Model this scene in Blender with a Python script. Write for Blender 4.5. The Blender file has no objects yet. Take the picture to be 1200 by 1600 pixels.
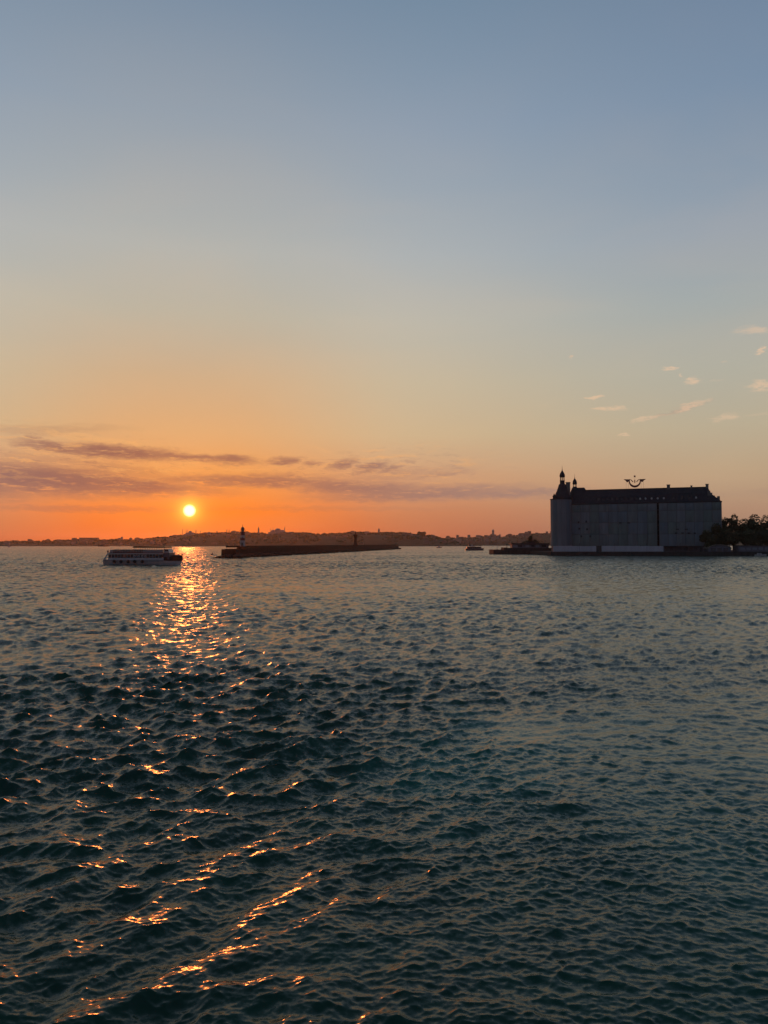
import bpy, bmesh, math, random
import numpy as np
from mathutils import Vector, Matrix, noise as mnoise

random.seed(7)
scene = bpy.context.scene
COL = scene.collection

# ------------------------------------------------------------------ camera
CAM_H = 7.0
PITCH = math.atan(50 / 1200)
cam_data = bpy.data.cameras.new("camera")
cam = bpy.data.objects.new("camera", cam_data)
COL.objects.link(cam)
cam.location = (0, 0, CAM_H)
cam.rotation_euler = (math.pi / 2 + PITCH, 0, 0)
cam_data.sensor_fit = 'HORIZONTAL'
cam_data.sensor_width = 36
cam_data.lens = 36
cam_data.clip_start = 0.1
cam_data.clip_end = 30000
scene.camera = cam

SUN_AZ, SUN_EL = math.radians(-14.23), math.radians(2.41)
SUN_DIR = Vector((math.sin(SUN_AZ) * math.cos(SUN_EL), math.cos(SUN_AZ) * math.cos(SUN_EL), math.sin(SUN_EL)))

def lin(r, g, b):
    f = lambda c: (c / 12.92 if c <= 0.04045 else ((c + 0.055) / 1.055) ** 2.4)
    return (f(r / 255), f(g / 255), f(b / 255), 1.0)

# ------------------------------------------------------------------ world (sky)
world = bpy.data.worlds.new("World")
scene.world = world
world.use_nodes = True
wt = world.node_tree
for n in list(wt.nodes):
    wt.nodes.remove(n)

class NT:
    def __init__(self, tree):
        self.t = tree
    def node(self, kind, **kw):
        n = self.t.nodes.new(kind)
        for k, v in kw.items():
            setattr(n, k, v)
        return n
    def put(self, sock, v):
        if isinstance(v, bpy.types.NodeSocket):
            self.t.links.new(v, sock)
        elif v is not None:
            sock.default_value = v
    def m(self, op, a, b=None, c=None, clamp=False):
        n = self.node('ShaderNodeMath', operation=op, use_clamp=clamp)
        self.put(n.inputs[0], a); self.put(n.inputs[1], b)
        if c is not None: self.put(n.inputs[2], c)
        return n.outputs[0]
    def v(self, op, a, b=None, out=0, scale=None):
        n = self.node('ShaderNodeVectorMath', operation=op)
        self.put(n.inputs[0], a)
        if b is not None: self.put(n.inputs[1], b)
        if scale is not None: self.put(n.inputs['Scale'], scale)
        return n.outputs[out]
    def smooth(self, x, a, b, o0=0.0, o1=1.0):
        n = self.node('ShaderNodeMapRange', interpolation_type='SMOOTHSTEP')
        self.put(n.inputs[0], x)
        for i, q in enumerate((a, b, o0, o1)):
            self.put(n.inputs[i + 1], q)
        return n.outputs[0]
    def ramp(self, x, stops):
        n = self.node('ShaderNodeValToRGB')
        cr = n.color_ramp
        cr.interpolation = 'B_SPLINE' if False else 'LINEAR'
        while len(cr.elements) > 1:
            cr.elements.remove(cr.elements[-1])
        cr.elements[0].position = stops[0][0]; cr.elements[0].color = stops[0][1]
        for p, c in stops[1:]:
            e = cr.elements.new(p); e.color = c
        self.put(n.inputs[0], x)
        return n.outputs[0]
    def mix(self, f, a, b, mode='MIX'):
        n = self.node('ShaderNodeMix', data_type='RGBA', blend_type=mode, clamp_factor=True)
        self.put(n.inputs[0], f); self.put(n.inputs[6], a); self.put(n.inputs[7], b)
        return n.outputs[2]
    def noise(self, vec, scale, detail=4, rough=0.55, dist=0.0):
        n = self.node('ShaderNodeTexNoise')
        self.put(n.inputs['Vector'], vec)
        self.put(n.inputs['Scale'], scale); self.put(n.inputs['Detail'], detail)
        self.put(n.inputs['Roughness'], rough); self.put(n.inputs['Distortion'], dist)
        return n.outputs[0]
    def comb(self, x, y, z=0.0):
        n = self.node('ShaderNodeCombineXYZ')
        self.put(n.inputs[0], x); self.put(n.inputs[1], y); self.put(n.inputs[2], z)
        return n.outputs[0]

W = NT(wt)
tc = W.node('ShaderNodeTexCoord').outputs['Generated']
dirn = W.v('NORMALIZE', tc)
sep = W.node('ShaderNodeSeparateXYZ'); W.put(sep.inputs[0], dirn)
dx, dy, dz = sep.outputs
elev = W.m('MULTIPLY', W.m('ARCSINE', dz), 180 / math.pi)           # degrees
azim = W.m('MULTIPLY', W.m('ARCTAN2', dx, dy), 180 / math.pi)
cosel = W.m('COSINE', W.m('ARCSINE', dz))
# angle between this azimuth and the sun's, shrinking towards the zenith
csun = W.m('COSINE', W.m('SUBTRACT', W.m('ARCTAN2', dx, dy), SUN_AZ))
asun = W.m('MULTIPLY', W.m('MULTIPLY', W.m('ARCCOSINE', csun, clamp=False), 180 / math.pi), cosel)
ef = W.m('SQRT', W.m('DIVIDE', W.m('MAXIMUM', elev, 0.0), 90.0), clamp=True)
E = lambda d: math.sqrt(d / 90)

SKY_SUN = [(0, lin(226, 84, 10)), (E(.6), lin(236, 90, 8)), (E(2.4), lin(244, 112, 10)), (E(5.2), lin(228, 148, 82)), (E(8.1), lin(219, 166, 115)),
           (E(11.9), lin(205, 172, 136)), (E(16.4), lin(188, 180, 162)), (E(20.8), lin(180, 181, 176)), (E(29), lin(151, 162, 174)), (E(36), lin(124, 143, 164)),
           (E(60), lin(88, 104, 124)), (1, lin(72, 86, 104))]
SKY_MID = [(0, lin(176, 84, 52)), (E(.6), lin(186, 98, 66)), (E(2.4), lin(200, 125, 87)), (E(5.2), lin(208, 154, 116)), (E(8.1), lin(206, 178, 140)),
           (E(11.9), lin(200, 184, 156)), (E(16.4), lin(190, 186, 173)), (E(20.8), lin(174, 180, 182)), (E(29), lin(143, 159, 177)), (E(36), lin(119, 141, 163)),
           (E(60), lin(86, 102, 124)), (1, lin(72, 86, 104))]
SKY_FAR = [(0, lin(146, 110, 95)), (E(.6), lin(160, 122, 103)), (E(2.4), lin(178, 140, 115)), (E(5.2), lin(188, 162, 132)), (E(8.1), lin(188, 174, 148)),
           (E(11.9), lin(178, 176, 162)), (E(16.4), lin(164, 172, 172)), (E(20.8), lin(150, 163, 176)), (E(29), lin(123, 144, 168)), (E(36), lin(109, 130, 156)),
           (E(60), lin(82, 98, 122)), (1, lin(72, 86, 104))]
SKY_BACK = [(0, lin(88, 96, 116)), (E(4), lin(112, 108, 126)), (E(10), lin(124, 118, 136)), (E(20), lin(106, 120, 146)), (E(36), lin(94, 114, 146)),
            (E(60), lin(78, 94, 118)), (1, lin(72, 86, 104))]
c_sun = W.ramp(ef, SKY_SUN); c_mid = W.ramp(ef, SKY_MID); c_far = W.ramp(ef, SKY_FAR); c_back = W.ramp(ef, SKY_BACK)
col = W.mix(W.smooth(asun, 2, 17), c_sun, c_mid)
col = W.mix(W.smooth(asun, 11, 40), col, c_far)
col = W.mix(W.smooth(asun, 45, 125), col, c_back)

nish = W.node('ShaderNodeTexSky', sky_type='NISHITA', sun_disc=False)
nish.sun_elevation = SUN_EL
nish.sun_rotation = SUN_AZ
nish.dust_density = 2.0
nish_col = W.v('SCALE', nish.outputs[0], scale=0.10)
col = W.mix(0.04, col, nish_col)

# faint large unevenness (thin veil of cirrus)
skyv = W.comb(W.m('MULTIPLY', azim, 0.05), W.m('MULTIPLY', elev, 0.16))
veil = W.smooth(W.noise(skyv, 1.0, 3, 0.5, 0.6), 0.35, 0.75)
col = W.mix(W.m('MULTIPLY', veil, W.smooth(elev, 40, 8, 0.0, 0.10)), col, lin(238, 196, 150))

def azel(px, py):
    x = (px - 600) / 1200; u = (800 - py) / 1200
    y = math.cos(PITCH) - math.sin(PITCH) * u
    z = math.sin(PITCH) + math.cos(PITCH) * u
    return math.degrees(math.atan2(x, y)), math.degrees(math.atan2(z, math.hypot(x, y)))

DEG = math.degrees(1 / 1200)
# warped sky coordinates so cloud edges are ragged
wn = W.node('ShaderNodeTexNoise'); W.put(wn.inputs['Vector'], W.comb(W.m('MULTIPLY', azim, 0.8), W.m('MULTIPLY', elev, 2.6)))
wn.inputs['Scale'].default_value = 0.9; wn.inputs['Detail'].default_value = 5; wn.inputs['Roughness'].default_value = 0.62
warp = W.v('MULTIPLY', W.v('SUBTRACT', wn.outputs[1], (0.5, 0.5, 0.5)), (2.6, 0.85, 0))
skyp = W.v('ADD', W.comb(azim, elev), warp)

def blobs(items):
    """items: (px, py, half width px, half height px, tilt deg, strength)"""
    acc = None
    for (px, py, w, h, tilt, s) in items:
        a, e = azel(px, py)
        mp = W.node('ShaderNodeMapping', vector_type='TEXTURE')
        W.put(mp.inputs[0], skyp)
        mp.inputs['Location'].default_value = (a, e, 0)
        mp.inputs['Rotation'].default_value = (0, 0, math.radians(tilt))
        mp.inputs['Scale'].default_value = (w * DEG, h * DEG, 1)
        ln = W.v('LENGTH', mp.outputs[0], out=1)
        v = W.smooth(ln, 1.45, 0.25, 0.0, s)
        acc = v if acc is None else W.m('MAXIMUM', acc, v)
    return acc

fine = W.noise(W.comb(W.m('MULTIPLY', azim, 1.2), W.m('MULTIPLY', elev, 5.5)), 0.9, 6, 0.65, 0.4)
streak = W.noise(W.comb(W.m('MULTIPLY', azim, 0.35), W.m('MULTIPLY', elev, 3.2)), 1.0, 5, 0.6, 0.3)
dark = blobs([(40, 748, 200, 24, -2, 1.0), (190, 757, 150, 14, -3, .9), (-160, 752, 190, 28, 0, 1.0), (90, 699, 60, 8, -6, .85), (185, 707, 95, 12, -2, .95), (290, 714, 110, 6, -3, .8), (362, 718, 42, 8, 0, .85),
              (400, 752, 190, 11, 0, .75), (560, 763, 130, 14, -3, .8), (660, 771, 170, 12, 2, .75), (800, 771, 100, 8, 3, .7), (960, 775, 140, 7, 0, .4), (444, 720, 24, 7, 5, .8), (487, 726, 18, 5, 0, .6), (600, 745, 130, 10, 6, .3), (150, 730, 180, 12, -6, .35), (60, 672, 120, 8, 4, .25),
              (537, 726, 25, 9, 12, .8), (582, 730, 27, 8, 12, .8), (612, 733, 20, 6, 14, .7), (690, 742, 50, 5, 8, .45), (50, 682, 13, 3, -4, .55), (120, 795, 150, 5, 0, .35), (500, 795, 200, 4, 0, .18), (1060, 641, 40, 4, 14, .35),
              (-330, 765, 180, 9, 2, .7), (1500, 760, 220, 9, 0, .5)])
dk = W.m('MULTIPLY', dark, W.smooth(W.m('ADD', W.m('MULTIPLY', fine, .5), W.m('MULTIPLY', streak, .5)), 0.30, 0.50))
dark_col = W.mix(W.smooth(asun, 2, 26), lin(150, 98, 84), lin(148, 122, 118))
col = W.mix(W.m('MULTIPLY', dk, 0.95), col, dark_col)
lite = blobs([(100, 678, 60, 5, -3, .55), (190, 690, 60, 5, -8, .5), (260, 735, 70, 5, -22, .4), (500, 702, 40, 5, -14, .4), (660, 740, 50, 5, 16, .35), (960, 748, 100, 5, 0, .2), (40, 665, 70, 4, 4, .4),
              (1075, 636, 34, 5, 16, .8), (1015, 653, 38, 4, 8, .7), (948, 638, 32, 5, -4, .75), (929, 622, 12, 4, 0, .9), (1050, 577, 11, 3.5, -4, .9), (1066, 588, 9, 3, -20, .6), (1083, 596, 16, 5, 0, .85), (1120, 595, 22, 3, 0, .4),
              (1180, 517, 32, 8, -6, .65), (1189, 547, 8, 5, 0, .9), (1192, 604, 22, 10, 0, .8), (1130, 566, 6, 3, 0, .5), (1135, 653, 24, 7, 2, .65), (1185, 647, 22, 4, 0, .4), (895, 558, 8, 2.5, 12, .7), (973, 680, 9, 4, 0, .7), (850, 634, 10, 3, 0, .35), (905, 622, 5, 3, 0, .4),
              (1290, 560, 60, 12, 4, .7), (1340, 640, 80, 9, 0, .6), (-120, 660, 120, 7, 0, .5)])
finer = W.noise(W.comb(W.m('MULTIPLY', azim, 2.2), W.m('MULTIPLY', elev, 6.0)), 1.6, 6, 0.7, 0.3)
lt = W.m('MULTIPLY', W.smooth(lite, 0.2, 0.9), W.smooth(W.m('ADD', W.m('MULTIPLY', fine, .5), W.m('MULTIPLY', finer, .5)), 0.36, 0.52))
# thin wisps fanning up to the right and left of the low bank
rot = W.node('ShaderNodeMapping'); W.put(rot.inputs[0], skyp); rot.inputs['Rotation'].default_value = (0, 0, math.radians(24)); rot.inputs['Scale'].default_value = (.35, 3.4, 1)
rot2 = W.node('ShaderNodeMapping'); W.put(rot2.inputs[0], skyp); rot2.inputs['Rotation'].default_value = (0, 0, math.radians(-17)); rot2.inputs['Scale'].default_value = (.35, 3.0, 1)
ws1 = W.smooth(W.noise(rot.outputs[0], 1.0, 5, .6, .3), .50, .68)
ws2 = W.smooth(W.noise(rot2.outputs[0], 1.0, 5, .6, .3), .50, .68)
fanl = blobs([(110, 715, 190, 42, -4, .8), (20, 690, 90, 30, 0, .6), (330, 735, 110, 26, 0, .5), (-200, 720, 200, 40, 0, .6)])
fanr = blobs([(590, 728, 170, 30, 4, .7), (700, 735, 110, 24, 6, .5)])
fan = W.m('MAXIMUM', W.m('MULTIPLY', ws1, fanl), W.m('MULTIPLY', ws2, fanr))
col = W.mix(W.m('MULTIPLY', fan, 0.55), col, lin(250, 178, 104))
fand = W.m('MAXIMUM', W.m('MULTIPLY', W.smooth(W.noise(rot.outputs[0], 1.7, 5, .6, .3), .54, .68), fanl), W.m('MULTIPLY', W.smooth(W.noise(rot2.outputs[0], 1.7, 5, .6, .3), .54, .68), fanr))
col = W.mix(W.m('MULTIPLY', fand, 0.45), col, dark_col)
col = W.mix(W.m('MULTIPLY', lt, 0.58), col, W.mix(W.smooth(asun, 5, 35), lin(252, 186, 112), lin(234, 196, 162)))

# sun glow and disc
sd = W.v('DOT_PRODUCT', dirn, tuple(SUN_DIR), out=1)
ang = W.m('MULTIPLY', W.m('ARCCOSINE', W.m('MINIMUM', sd, 1.0)), 180 / math.pi)
g1 = W.m('EXPONENT', W.m('MULTIPLY', ang, -0.55))
g2 = W.m('EXPONENT', W.m('MULTIPLY', W.m('MAXIMUM', W.m('SUBTRACT', ang, 0.40), 0.0), -2.6))
disc = W.smooth(ang, 0.50, 0.26)
def addc(base, fac, rgb):
    return W.v('ADD', base, W.v('SCALE', rgb, scale=fac))
col = addc(col, g1, (0.17, 0.045, 0.0))
col = addc(col, g2, (0.95, 0.50, 0.06))
col = addc(col, disc, (1.5, 1.3, 0.9))
bg = W.node('ShaderNodeBackground')
W.put(bg.inputs[0], col)
bg.inputs[1].default_value = 1.0
wo = W.node('ShaderNodeOutputWorld')
wt.links.new(bg.outputs[0], wo.inputs[0])
world.cycles.sampling_method = 'MANUAL'
world.cycles.sample_map_resolution = 2048

# ------------------------------------------------------------------ sun lamp
sl = bpy.data.lights.new("sun", 'SUN')
sl.energy = 0.85
sl.angle = math.radians(0.9)
sl.color = (1.0, 0.22, 0.045)
so = bpy.data.objects.new("sun", sl)
COL.objects.link(so)
so.rotation_euler = (-SUN_DIR).to_track_quat('-Z', 'Y').to_euler()
so.location = (0, 0, 100)

# ------------------------------------------------------------------ view
scene.view_settings.view_transform = 'Standard'
scene.view_settings.look = 'None'
scene.view_settings.exposure = 0.0
scene.view_settings.gamma = 1.0
scene.view_settings.use_curve_mapping = False
scene.cycles.max_bounces = 6
scene.cycles.diffuse_bounces = 2
scene.cycles.glossy_bounces = 3
scene.cycles.volume_bounces = 0
scene.cycles.sample_clamp_direct = 8.0
scene.cycles.sample_clamp_indirect = 3.0
scene.cycles.use_denoising = True
scene.cycles.caustics_reflective = False
scene.cycles.caustics_refractive = False

# ------------------------------------------------------------------ helpers
def P(px, py, Y):
    """photo pixel + depth -> world point"""
    x = (px - 600) / 1200; u = (800 - py) / 1200
    y = math.cos(PITCH) - math.sin(PITCH) * u
    z = math.sin(PITCH) + math.cos(PITCH) * u
    return Vector((x / y * Y, Y, CAM_H + z / y * Y))
def G(px, py):
    p = P(px, py, 1.0)
    k = -CAM_H / (p.z - CAM_H)
    return Vector((p.x * k, k, 0))

_mats = {}
def mat(name, rgb, rough=0.7, var=0.25, scale=1.0, metallic=0.0, bump=0.0, spec=0.5, streaks=False):
    if name in _mats:
        return _mats[name]
    m = bpy.data.materials.new(name); m.use_nodes = True
    T = NT(m.node_tree)
    b = m.node_tree.nodes['Principled BSDF']
    co = T.node('ShaderNodeTexCoord').outputs['Object']
    if streaks:
        co = T.v('MULTIPLY', co, (1, 1, 0.12))
    n = T.noise(co, scale, 6, 0.65)
    lo = tuple(c * (1 - var) for c in rgb) + (1,)
    hi = tuple(min(1, c * (1 + var)) for c in rgb) + (1,)
    c = T.ramp(n, [(0.3, lo), (0.7, hi)])
    T.put(b.inputs['Base Color'], c)
    b.inputs['Roughness'].default_value = rough
    b.inputs['Metallic'].default_value = metallic
    b.inputs['Specular IOR Level'].default_value = spec
    if bump:
        bn = T.node('ShaderNodeBump'); bn.inputs['Strength'].default_value = bump
        T.put(bn.inputs['Height'], T.noise(co, scale * 4, 5, 0.6))
        m.node_tree.links.new(bn.outputs[0], b.inputs['Normal'])
    _mats[name] = m
    return m

def link(name, me, m=None, parent=None, smooth=False, **props):
    o = bpy.data.objects.new(name, me)
    if m is not None and len(me.materials) == 0:
        me.materials.append(m)
    COL.objects.link(o)
    if parent is not None:
        o.parent = parent
    if smooth:
        me.polygons.foreach_set('use_smooth', [True] * len(me.polygons))
    for k, v in props.items():
        o[k] = v
    return o

def tag(o, label=None, category=None, group=None, kind=None):
    if label: o['label'] = label
    if category: o['category'] = category
    if group: o['group'] = group
    if kind: o['kind'] = kind
    return o

def root(name, loc, rz, label, category, group=None):
    o = bpy.data.objects.new(name, None)
    o.empty_display_size = 0.5
    COL.objects.link(o)
    o.location = loc; o.rotation_euler = (0, 0, rz)
    return tag(o, label, category, group)

class MB:
    def __init__(self):
        self.v = []; self.f = []
    def add(self, vs, fs):
        k = len(self.v)
        self.v += [tuple(p) for p in vs]
        self.f += [tuple(i + k for i in f) for f in fs]
        return self
    def box(self, x0, y0, z0, x1, y1, z1, taper=0.0):
        t = taper
        vs = [(x0, y0, z0), (x1, y0, z0), (x1, y1, z0), (x0, y1, z0), (x0 + t, y0 + t, z1), (x1 - t, y0 + t, z1), (x1 - t, y1 - t, z1), (x0 + t, y1 - t, z1)]
        return self.add(vs, [(3, 2, 1, 0), (4, 5, 6, 7), (0, 1, 5, 4), (1, 2, 6, 5), (2, 3, 7, 6), (3, 0, 4, 7)])
    def lathe(self, prof, cx=0, cy=0, n=16, cap=True):
        vs = []; fs = []
        for (r, z) in prof:
            for i in range(n):
                a = 2 * math.pi * i / n
                vs.append((cx + r * math.cos(a), cy + r * math.sin(a), z))
        for j in range(len(prof) - 1):
            for i in range(n):
                a = j * n + i; b = j * n + (i + 1) % n
                fs.append((a, b, b + n, a + n))
        if cap:
            fs.append(tuple(range(n - 1, -1, -1)))
            fs.append(tuple((len(prof) - 1) * n + i for i in range(n)))
        return self.add(vs, fs)
    def tube(self, p, q, r, n=6, r2=None):
        p = Vector(p); q = Vector(q); d = (q - p).normalized()
        a = d.orthogonal().normalized(); b = d.cross(a)
        r2 = r if r2 is None else r2
        vs = []
        for (c, rr) in ((p, r), (q, r2)):
            for i in range(n):
                t = 2 * math.pi * i / n
                vs.append(c + a * rr * math.cos(t) + b * rr * math.sin(t))
        fs = [(i, (i + 1) % n, (i + 1) % n + n, i + n) for i in range(n)]
        fs += [tuple(range(n - 1, -1, -1)), tuple(range(n, 2 * n))]
        return self.add(vs, fs)
    def prism(self, pts, y0, y1):
        """polygon in x,z extruded along y"""
        n = len(pts)
        vs = [(x, y0, z) for x, z in pts] + [(x, y1, z) for x, z in pts]
        fs = [tuple(range(n)), tuple(range(2 * n - 1, n - 1, -1))]
        fs += [(i, i + n, (i + 1) % n + n, (i + 1) % n) for i in range(n)]
        return self.add(vs, fs)
    def mesh(self, name):
        me = bpy.data.meshes.new(name)
        me.from_pydata(self.v, [], self.f)
        me.update()
        return me
    def build(self, name, m, parent=None, smooth=False, **props):
        return link(name, self.mesh(name), m, parent, smooth, **props)

# ------------------------------------------------------------------ water
def spectrum_tile(N, L, comps, kmin, kmax, seed):
    """sum of directional bands; returns height, horizontal shifts, slope rms"""
    rg = np.random.RandomState(seed)
    k1 = 2 * np.pi * np.fft.fftfreq(N, L / N)
    kx, ky = np.meshgrid(k1, k1, indexing='ij')
    k = np.sqrt(kx ** 2 + ky ** 2); k[0, 0] = 1
    amp = np.zeros_like(k)
    for (lam, width, ang, spread, w) in comps:
        kp = 2 * np.pi / lam
        th = np.arctan2(ky, kx) - ang
        d = np.maximum(np.cos(th), 0) ** spread + 0.04
        amp += w * np.exp(-0.5 * (np.log(k / kp) / width) ** 2) * d / k ** 2.0 * kp
    amp *= np.clip((k / kmin), 0, 1) ** 4 * np.exp(-(k / kmax) ** 2)
    amp[0, 0] = 0
    ph = (rg.normal(size=(N, N)) + 1j * rg.normal(size=(N, N))) * amp
    h = np.real(np.fft.ifft2(ph))
    sx = np.real(np.fft.ifft2(1j * kx * ph)); sy = np.real(np.fft.ifft2(1j * ky * ph))
    s = math.sqrt(float((sx ** 2 + sy ** 2).mean()))
    cx = np.real(np.fft.ifft2(1j * kx / k * ph)); cy = np.real(np.fft.ifft2(1j * ky / k * ph))
    return np.stack([h, cx, cy], -1).astype(np.float32) / s, L

def sample(tile, x, y, rot):
    T, L = tile
    N = T.shape[0]
    c, s = math.cos(rot), math.sin(rot)
    u = (c * x + s * y) / L * N; v = (-s * x + c * y) / L * N
    iu = np.floor(u).astype(np.int64); iv = np.floor(v).astype(np.int64)
    fu = (u - iu)[:, None].astype(np.float32); fv = (v - iv)[:, None].astype(np.float32)
    iu %= N; iv %= N; ju = (iu + 1) % N; jv = (iv + 1) % N
    r = (T[iu, iv] * (1 - fu) + T[ju, iv] * fu) * (1 - fv) + (T[iu, jv] * (1 - fu) + T[ju, jv] * fu) * fv
    ox = c * r[:, 1] - s * r[:, 2]; oy = s * r[:, 1] + c * r[:, 2]
    return r[:, 0], ox, oy

def lowfreq(N, seed, beta=2.2):
    rg = np.random.RandomState(seed)
    k1 = np.fft.fftfreq(N) * N
    kx, ky = np.meshgrid(k1, k1, indexing='ij')
    k = np.sqrt(kx ** 2 + ky ** 2); k[0, 0] = 1
    a = 1 / k ** (beta / 2 + .5); a[0, 0] = 0
    h = np.real(np.fft.ifft2((rg.normal(size=(N, N)) + 1j * rg.normal(size=(N, N))) * a))
    h = h / h.std()
    return np.stack([h, h, h], -1).astype(np.float32)

def make_water():
    dg = math.radians
    # radial rows
    rs = [1.2, 3.0, 5.0, 7.0, 8.5]
    r = 9.6
    while r < 1500:
        rs.append(r)
        fine_ = r * r / (CAM_H * 768 * 1.6)
        r += max(0.009, min((0.0058 if r > 60 else 0.0075) * r, fine_))
    while r < 6000:
        rs.append(r); r *= 1.01
    rs.append(6100.0)
    rs = np.array(rs)
    half = dg(37.5)
    dense = np.linspace(-half, half, 860)
    rest = np.linspace(half, 2 * np.pi - half, 90)[1:-1]
    th = np.concatenate([dense, rest])
    nr, nt = len(rs), len(th)
    R, TH = np.meshgrid(rs, th, indexing='ij')
    x = (R * np.sin(TH)).ravel(); y = (R * np.cos(TH)).ravel(); d = R.ravel()
    t1 = spectrum_tile(1024, 47.0, [(4.2, .30, dg(-50), 3, .45), (2.4, .35, dg(-28), 2, .7), (1.4, .5, dg(-95), 2, .8), (.7, .7, dg(-60), 1, 1.5)], 0.5, 45.0, 3)
    t2 = spectrum_tile(1024, 19.0, [(0.75, .45, dg(-70), 1, 1.0), (0.36, .5, dg(-25), 1, 1.2), (0.15, .6, dg(-110), 1, 1.6)], 3.0, 130.0, 11)
    lf = (lowfreq(512, 5), 260.0)
    lf2 = (lowfreq(512, 8), 31.0)
    A = sample(t1, x, y, 0.0); B = sample(t2, x, y, 0.35)
    B2 = sample((t1[0], 17.3), x + 5, y - 3, -0.6)
    # gusts and slicks drawn out sideways
    gust = sample(lf, x * 0.45, y * 1.3, 0.05)[0]
    swirl = sample(lf2, x, y, 0.3)[0]
    swirl2 = sample(lf2, x * .5, y * 1.1, -0.1)[0]
    sig = lambda q: 1 / (1 + np.exp(-np.clip(q, -30, 30)))
    # smooth wash of the wake, right of a slanting line on the water
    a = G(800, 1165); b = G(1200, 1440)
    nx, ny = -(b.y - a.y), (b.x - a.x)
    ln = math.hypot(nx, ny); nx /= ln; ny /= ln
    dist = (x - a.x) * nx + (y - a.y) * ny
    if (20 - a.x) * nx + (30 - a.y) * ny < 0: dist = -dist
    xi = x - 0.0
    calm = sig((dist + .6 + swirl * 0.55) / 0.5) * sig((33 - y + swirl * 1.6) / 2.2)
    calm = np.clip(calm * (0.92 + 0.07 * np.clip(swirl, -1.5, 1.2)), 0, 1)
    cwv = sample(lf2, x * 1.1 + 1.6 * swirl, y * 1.5 + 2.2 * swirl, 0.7)[0]
    slick = calm * np.clip(0.80 - 0.28 * cwv, 0.25, 1.0)
    left = sig((-(x) - 0.02 * y * 0 - 0.3 + 0.0) / 1.8)          # longer waves on the left
    near = sig((38 - y) / 11)
    gmod = np.clip(1.0 + 0.40 * gust + 0.16 * swirl2, 0.25, 1.9)
    # the amplitudes (rms slope)
    mid = sig((y - 46) / 18)
    aA = (0.18 + 0.13 * left * near - 0.02 * (1 - left) * near - 0.045 * mid) * gmod * (1 - 0.93 * calm)
    aB = (0.25 - 0.025 * left * near) * (0.45 + 0.55 * gmod) * (1 - 0.95 * slick)
    aB2 = (0.05 + 0.12 * (1 - left) * near) * (1 - 0.97 * slick)
    fB = np.clip((170 - d) / 120, 0, 1)
    fB2 = np.clip((220 - d) / 150, 0, 1)
    fA = np.clip((1100 - d) / 800, 0, 1)
    W1 = sample((t1[0], 47.0 * 1.3), x * 0.45 + y * .2, y * 1.2 + 11, 0.2)
    C1 = sample((t1[0], 47.0 * 1.75), x + 9, y * 1.2 - 31, 0.8)
    C2 = sample((t1[0], 47.0 * 3.3), x - 19, y * 1.1 + 71, -0.5)
    wC1 = sig((d - 50) / 14) * np.clip((2600 - d) / 1200, 0, 1) * (0.6 + 0.4 * gmod)
    wC2 = sig((d - 200) / 40) * np.clip((5000 - d) / 1500, 0, 1) * (0.6 + 0.4 * gmod)
    cA1 = (0.18 * wC1 + 0.15 * left * near * (1 - calm)) * 1.75; cA2 = 0.18 * 3.3 * wC2
    sw = dist + .9 * swirl + .25 * swirl2
    band = calm * np.exp(-((sw - 1.2) / 1.6) ** 2) * np.clip(.5 + .5 * cwv, 0, 1.2)
    band2 = sig((y - 19) / 2) * sig((40 - y) / 3) * sig((x - 3.5) / 1.2) * np.clip(.3 + .6 * gust + .3 * cwv, 0, 1.2)
    curl = 0.022 * band * np.sin(2 * np.pi * sw / .8 + 1.5 * cwv) + 0.020 * band2 * np.sin(2 * np.pi * (y - .012 * (x - 9) ** 2 + 1.1 * swirl) / 1.25 + cwv)
    h = curl + W1[0] * 0.085 * calm + C1[0] * cA1 + C2[0] * cA2 + A[0] * aA * fA + B[0] * aB * fB + B2[0] * aB2 * fB2 * (17.3 / 47)
    ch = 1.0
    X = x - ch * (A[1] * aA * fA + B[1] * aB * fB * .8 + B2[1] * aB2 * fB2 * (17.3 / 47)) * -1
    Y = y - ch * (A[2] * aA * fA + B[2] * aB * fB * .8 + B2[2] * aB2 * fB2 * (17.3 / 47)) * -1
    # bow wave and wake of the passing ferry
    s0 = Vector((-93, 262)); s1 = Vector((-260, 352))
    t_ = (s1 - s0).normalized()
    al = (x - s0.x) * t_.x + (y - s0.y) * t_.y; ac = (x - s0.x) * t_.y - (y - s0.y) * t_.x
    on = sig(al / 3) * np.exp(-np.clip(al, 0, 400) / 160)
    for off, w_, hh in ((0, 2.5, .38), (9, 3.0, .26), (-8, 3.0, .26)):
        h += hh * on * np.exp(-((ac - off * (0.25 + np.clip(al, 0, 300) / 90)) / w_) ** 2)
    thn = (TH.ravel() + np.pi) % (2 * np.pi) - np.pi
    edge = np.clip((half - np.abs(thn)) / dg(3.0), 0, 1)
    X = x + (X - x) * edge; Y = y + (Y - y) * edge; h = h * edge
    z = np.where(d > 9, h, 0)
    z = z * np.clip((5600 - d) / 600, 0, 1)
    vs = np.stack([X, Y, z], -1).astype(np.float32)
    # faces
    i = np.arange(nr - 1)[:, None]; j = np.arange(nt)[None, :]
    j2 = (j + 1) % nt
    q = np.stack([i * nt + j, (i + 1) * nt + j, (i + 1) * nt + j2, i * nt + j2], -1).reshape(-1, 4)
    centre = np.array([[0, 0, 0]], np.float32)
    vs = np.concatenate([vs, centre])
    ci = len(vs) - 1
    tri = np.stack([np.full(nt, ci), np.arange(nt), (np.arange(nt) + 1) % nt], -1)
    me = bpy.data.meshes.new("sea_water")
    me.vertices.add(len(vs)); me.vertices.foreach_set('co', vs.ravel())
    nl = q.size + tri.size
    me.loops.add(nl)
    me.loops.foreach_set('vertex_index', np.concatenate([q.ravel(), tri.ravel()]).astype(np.int32))
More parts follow.
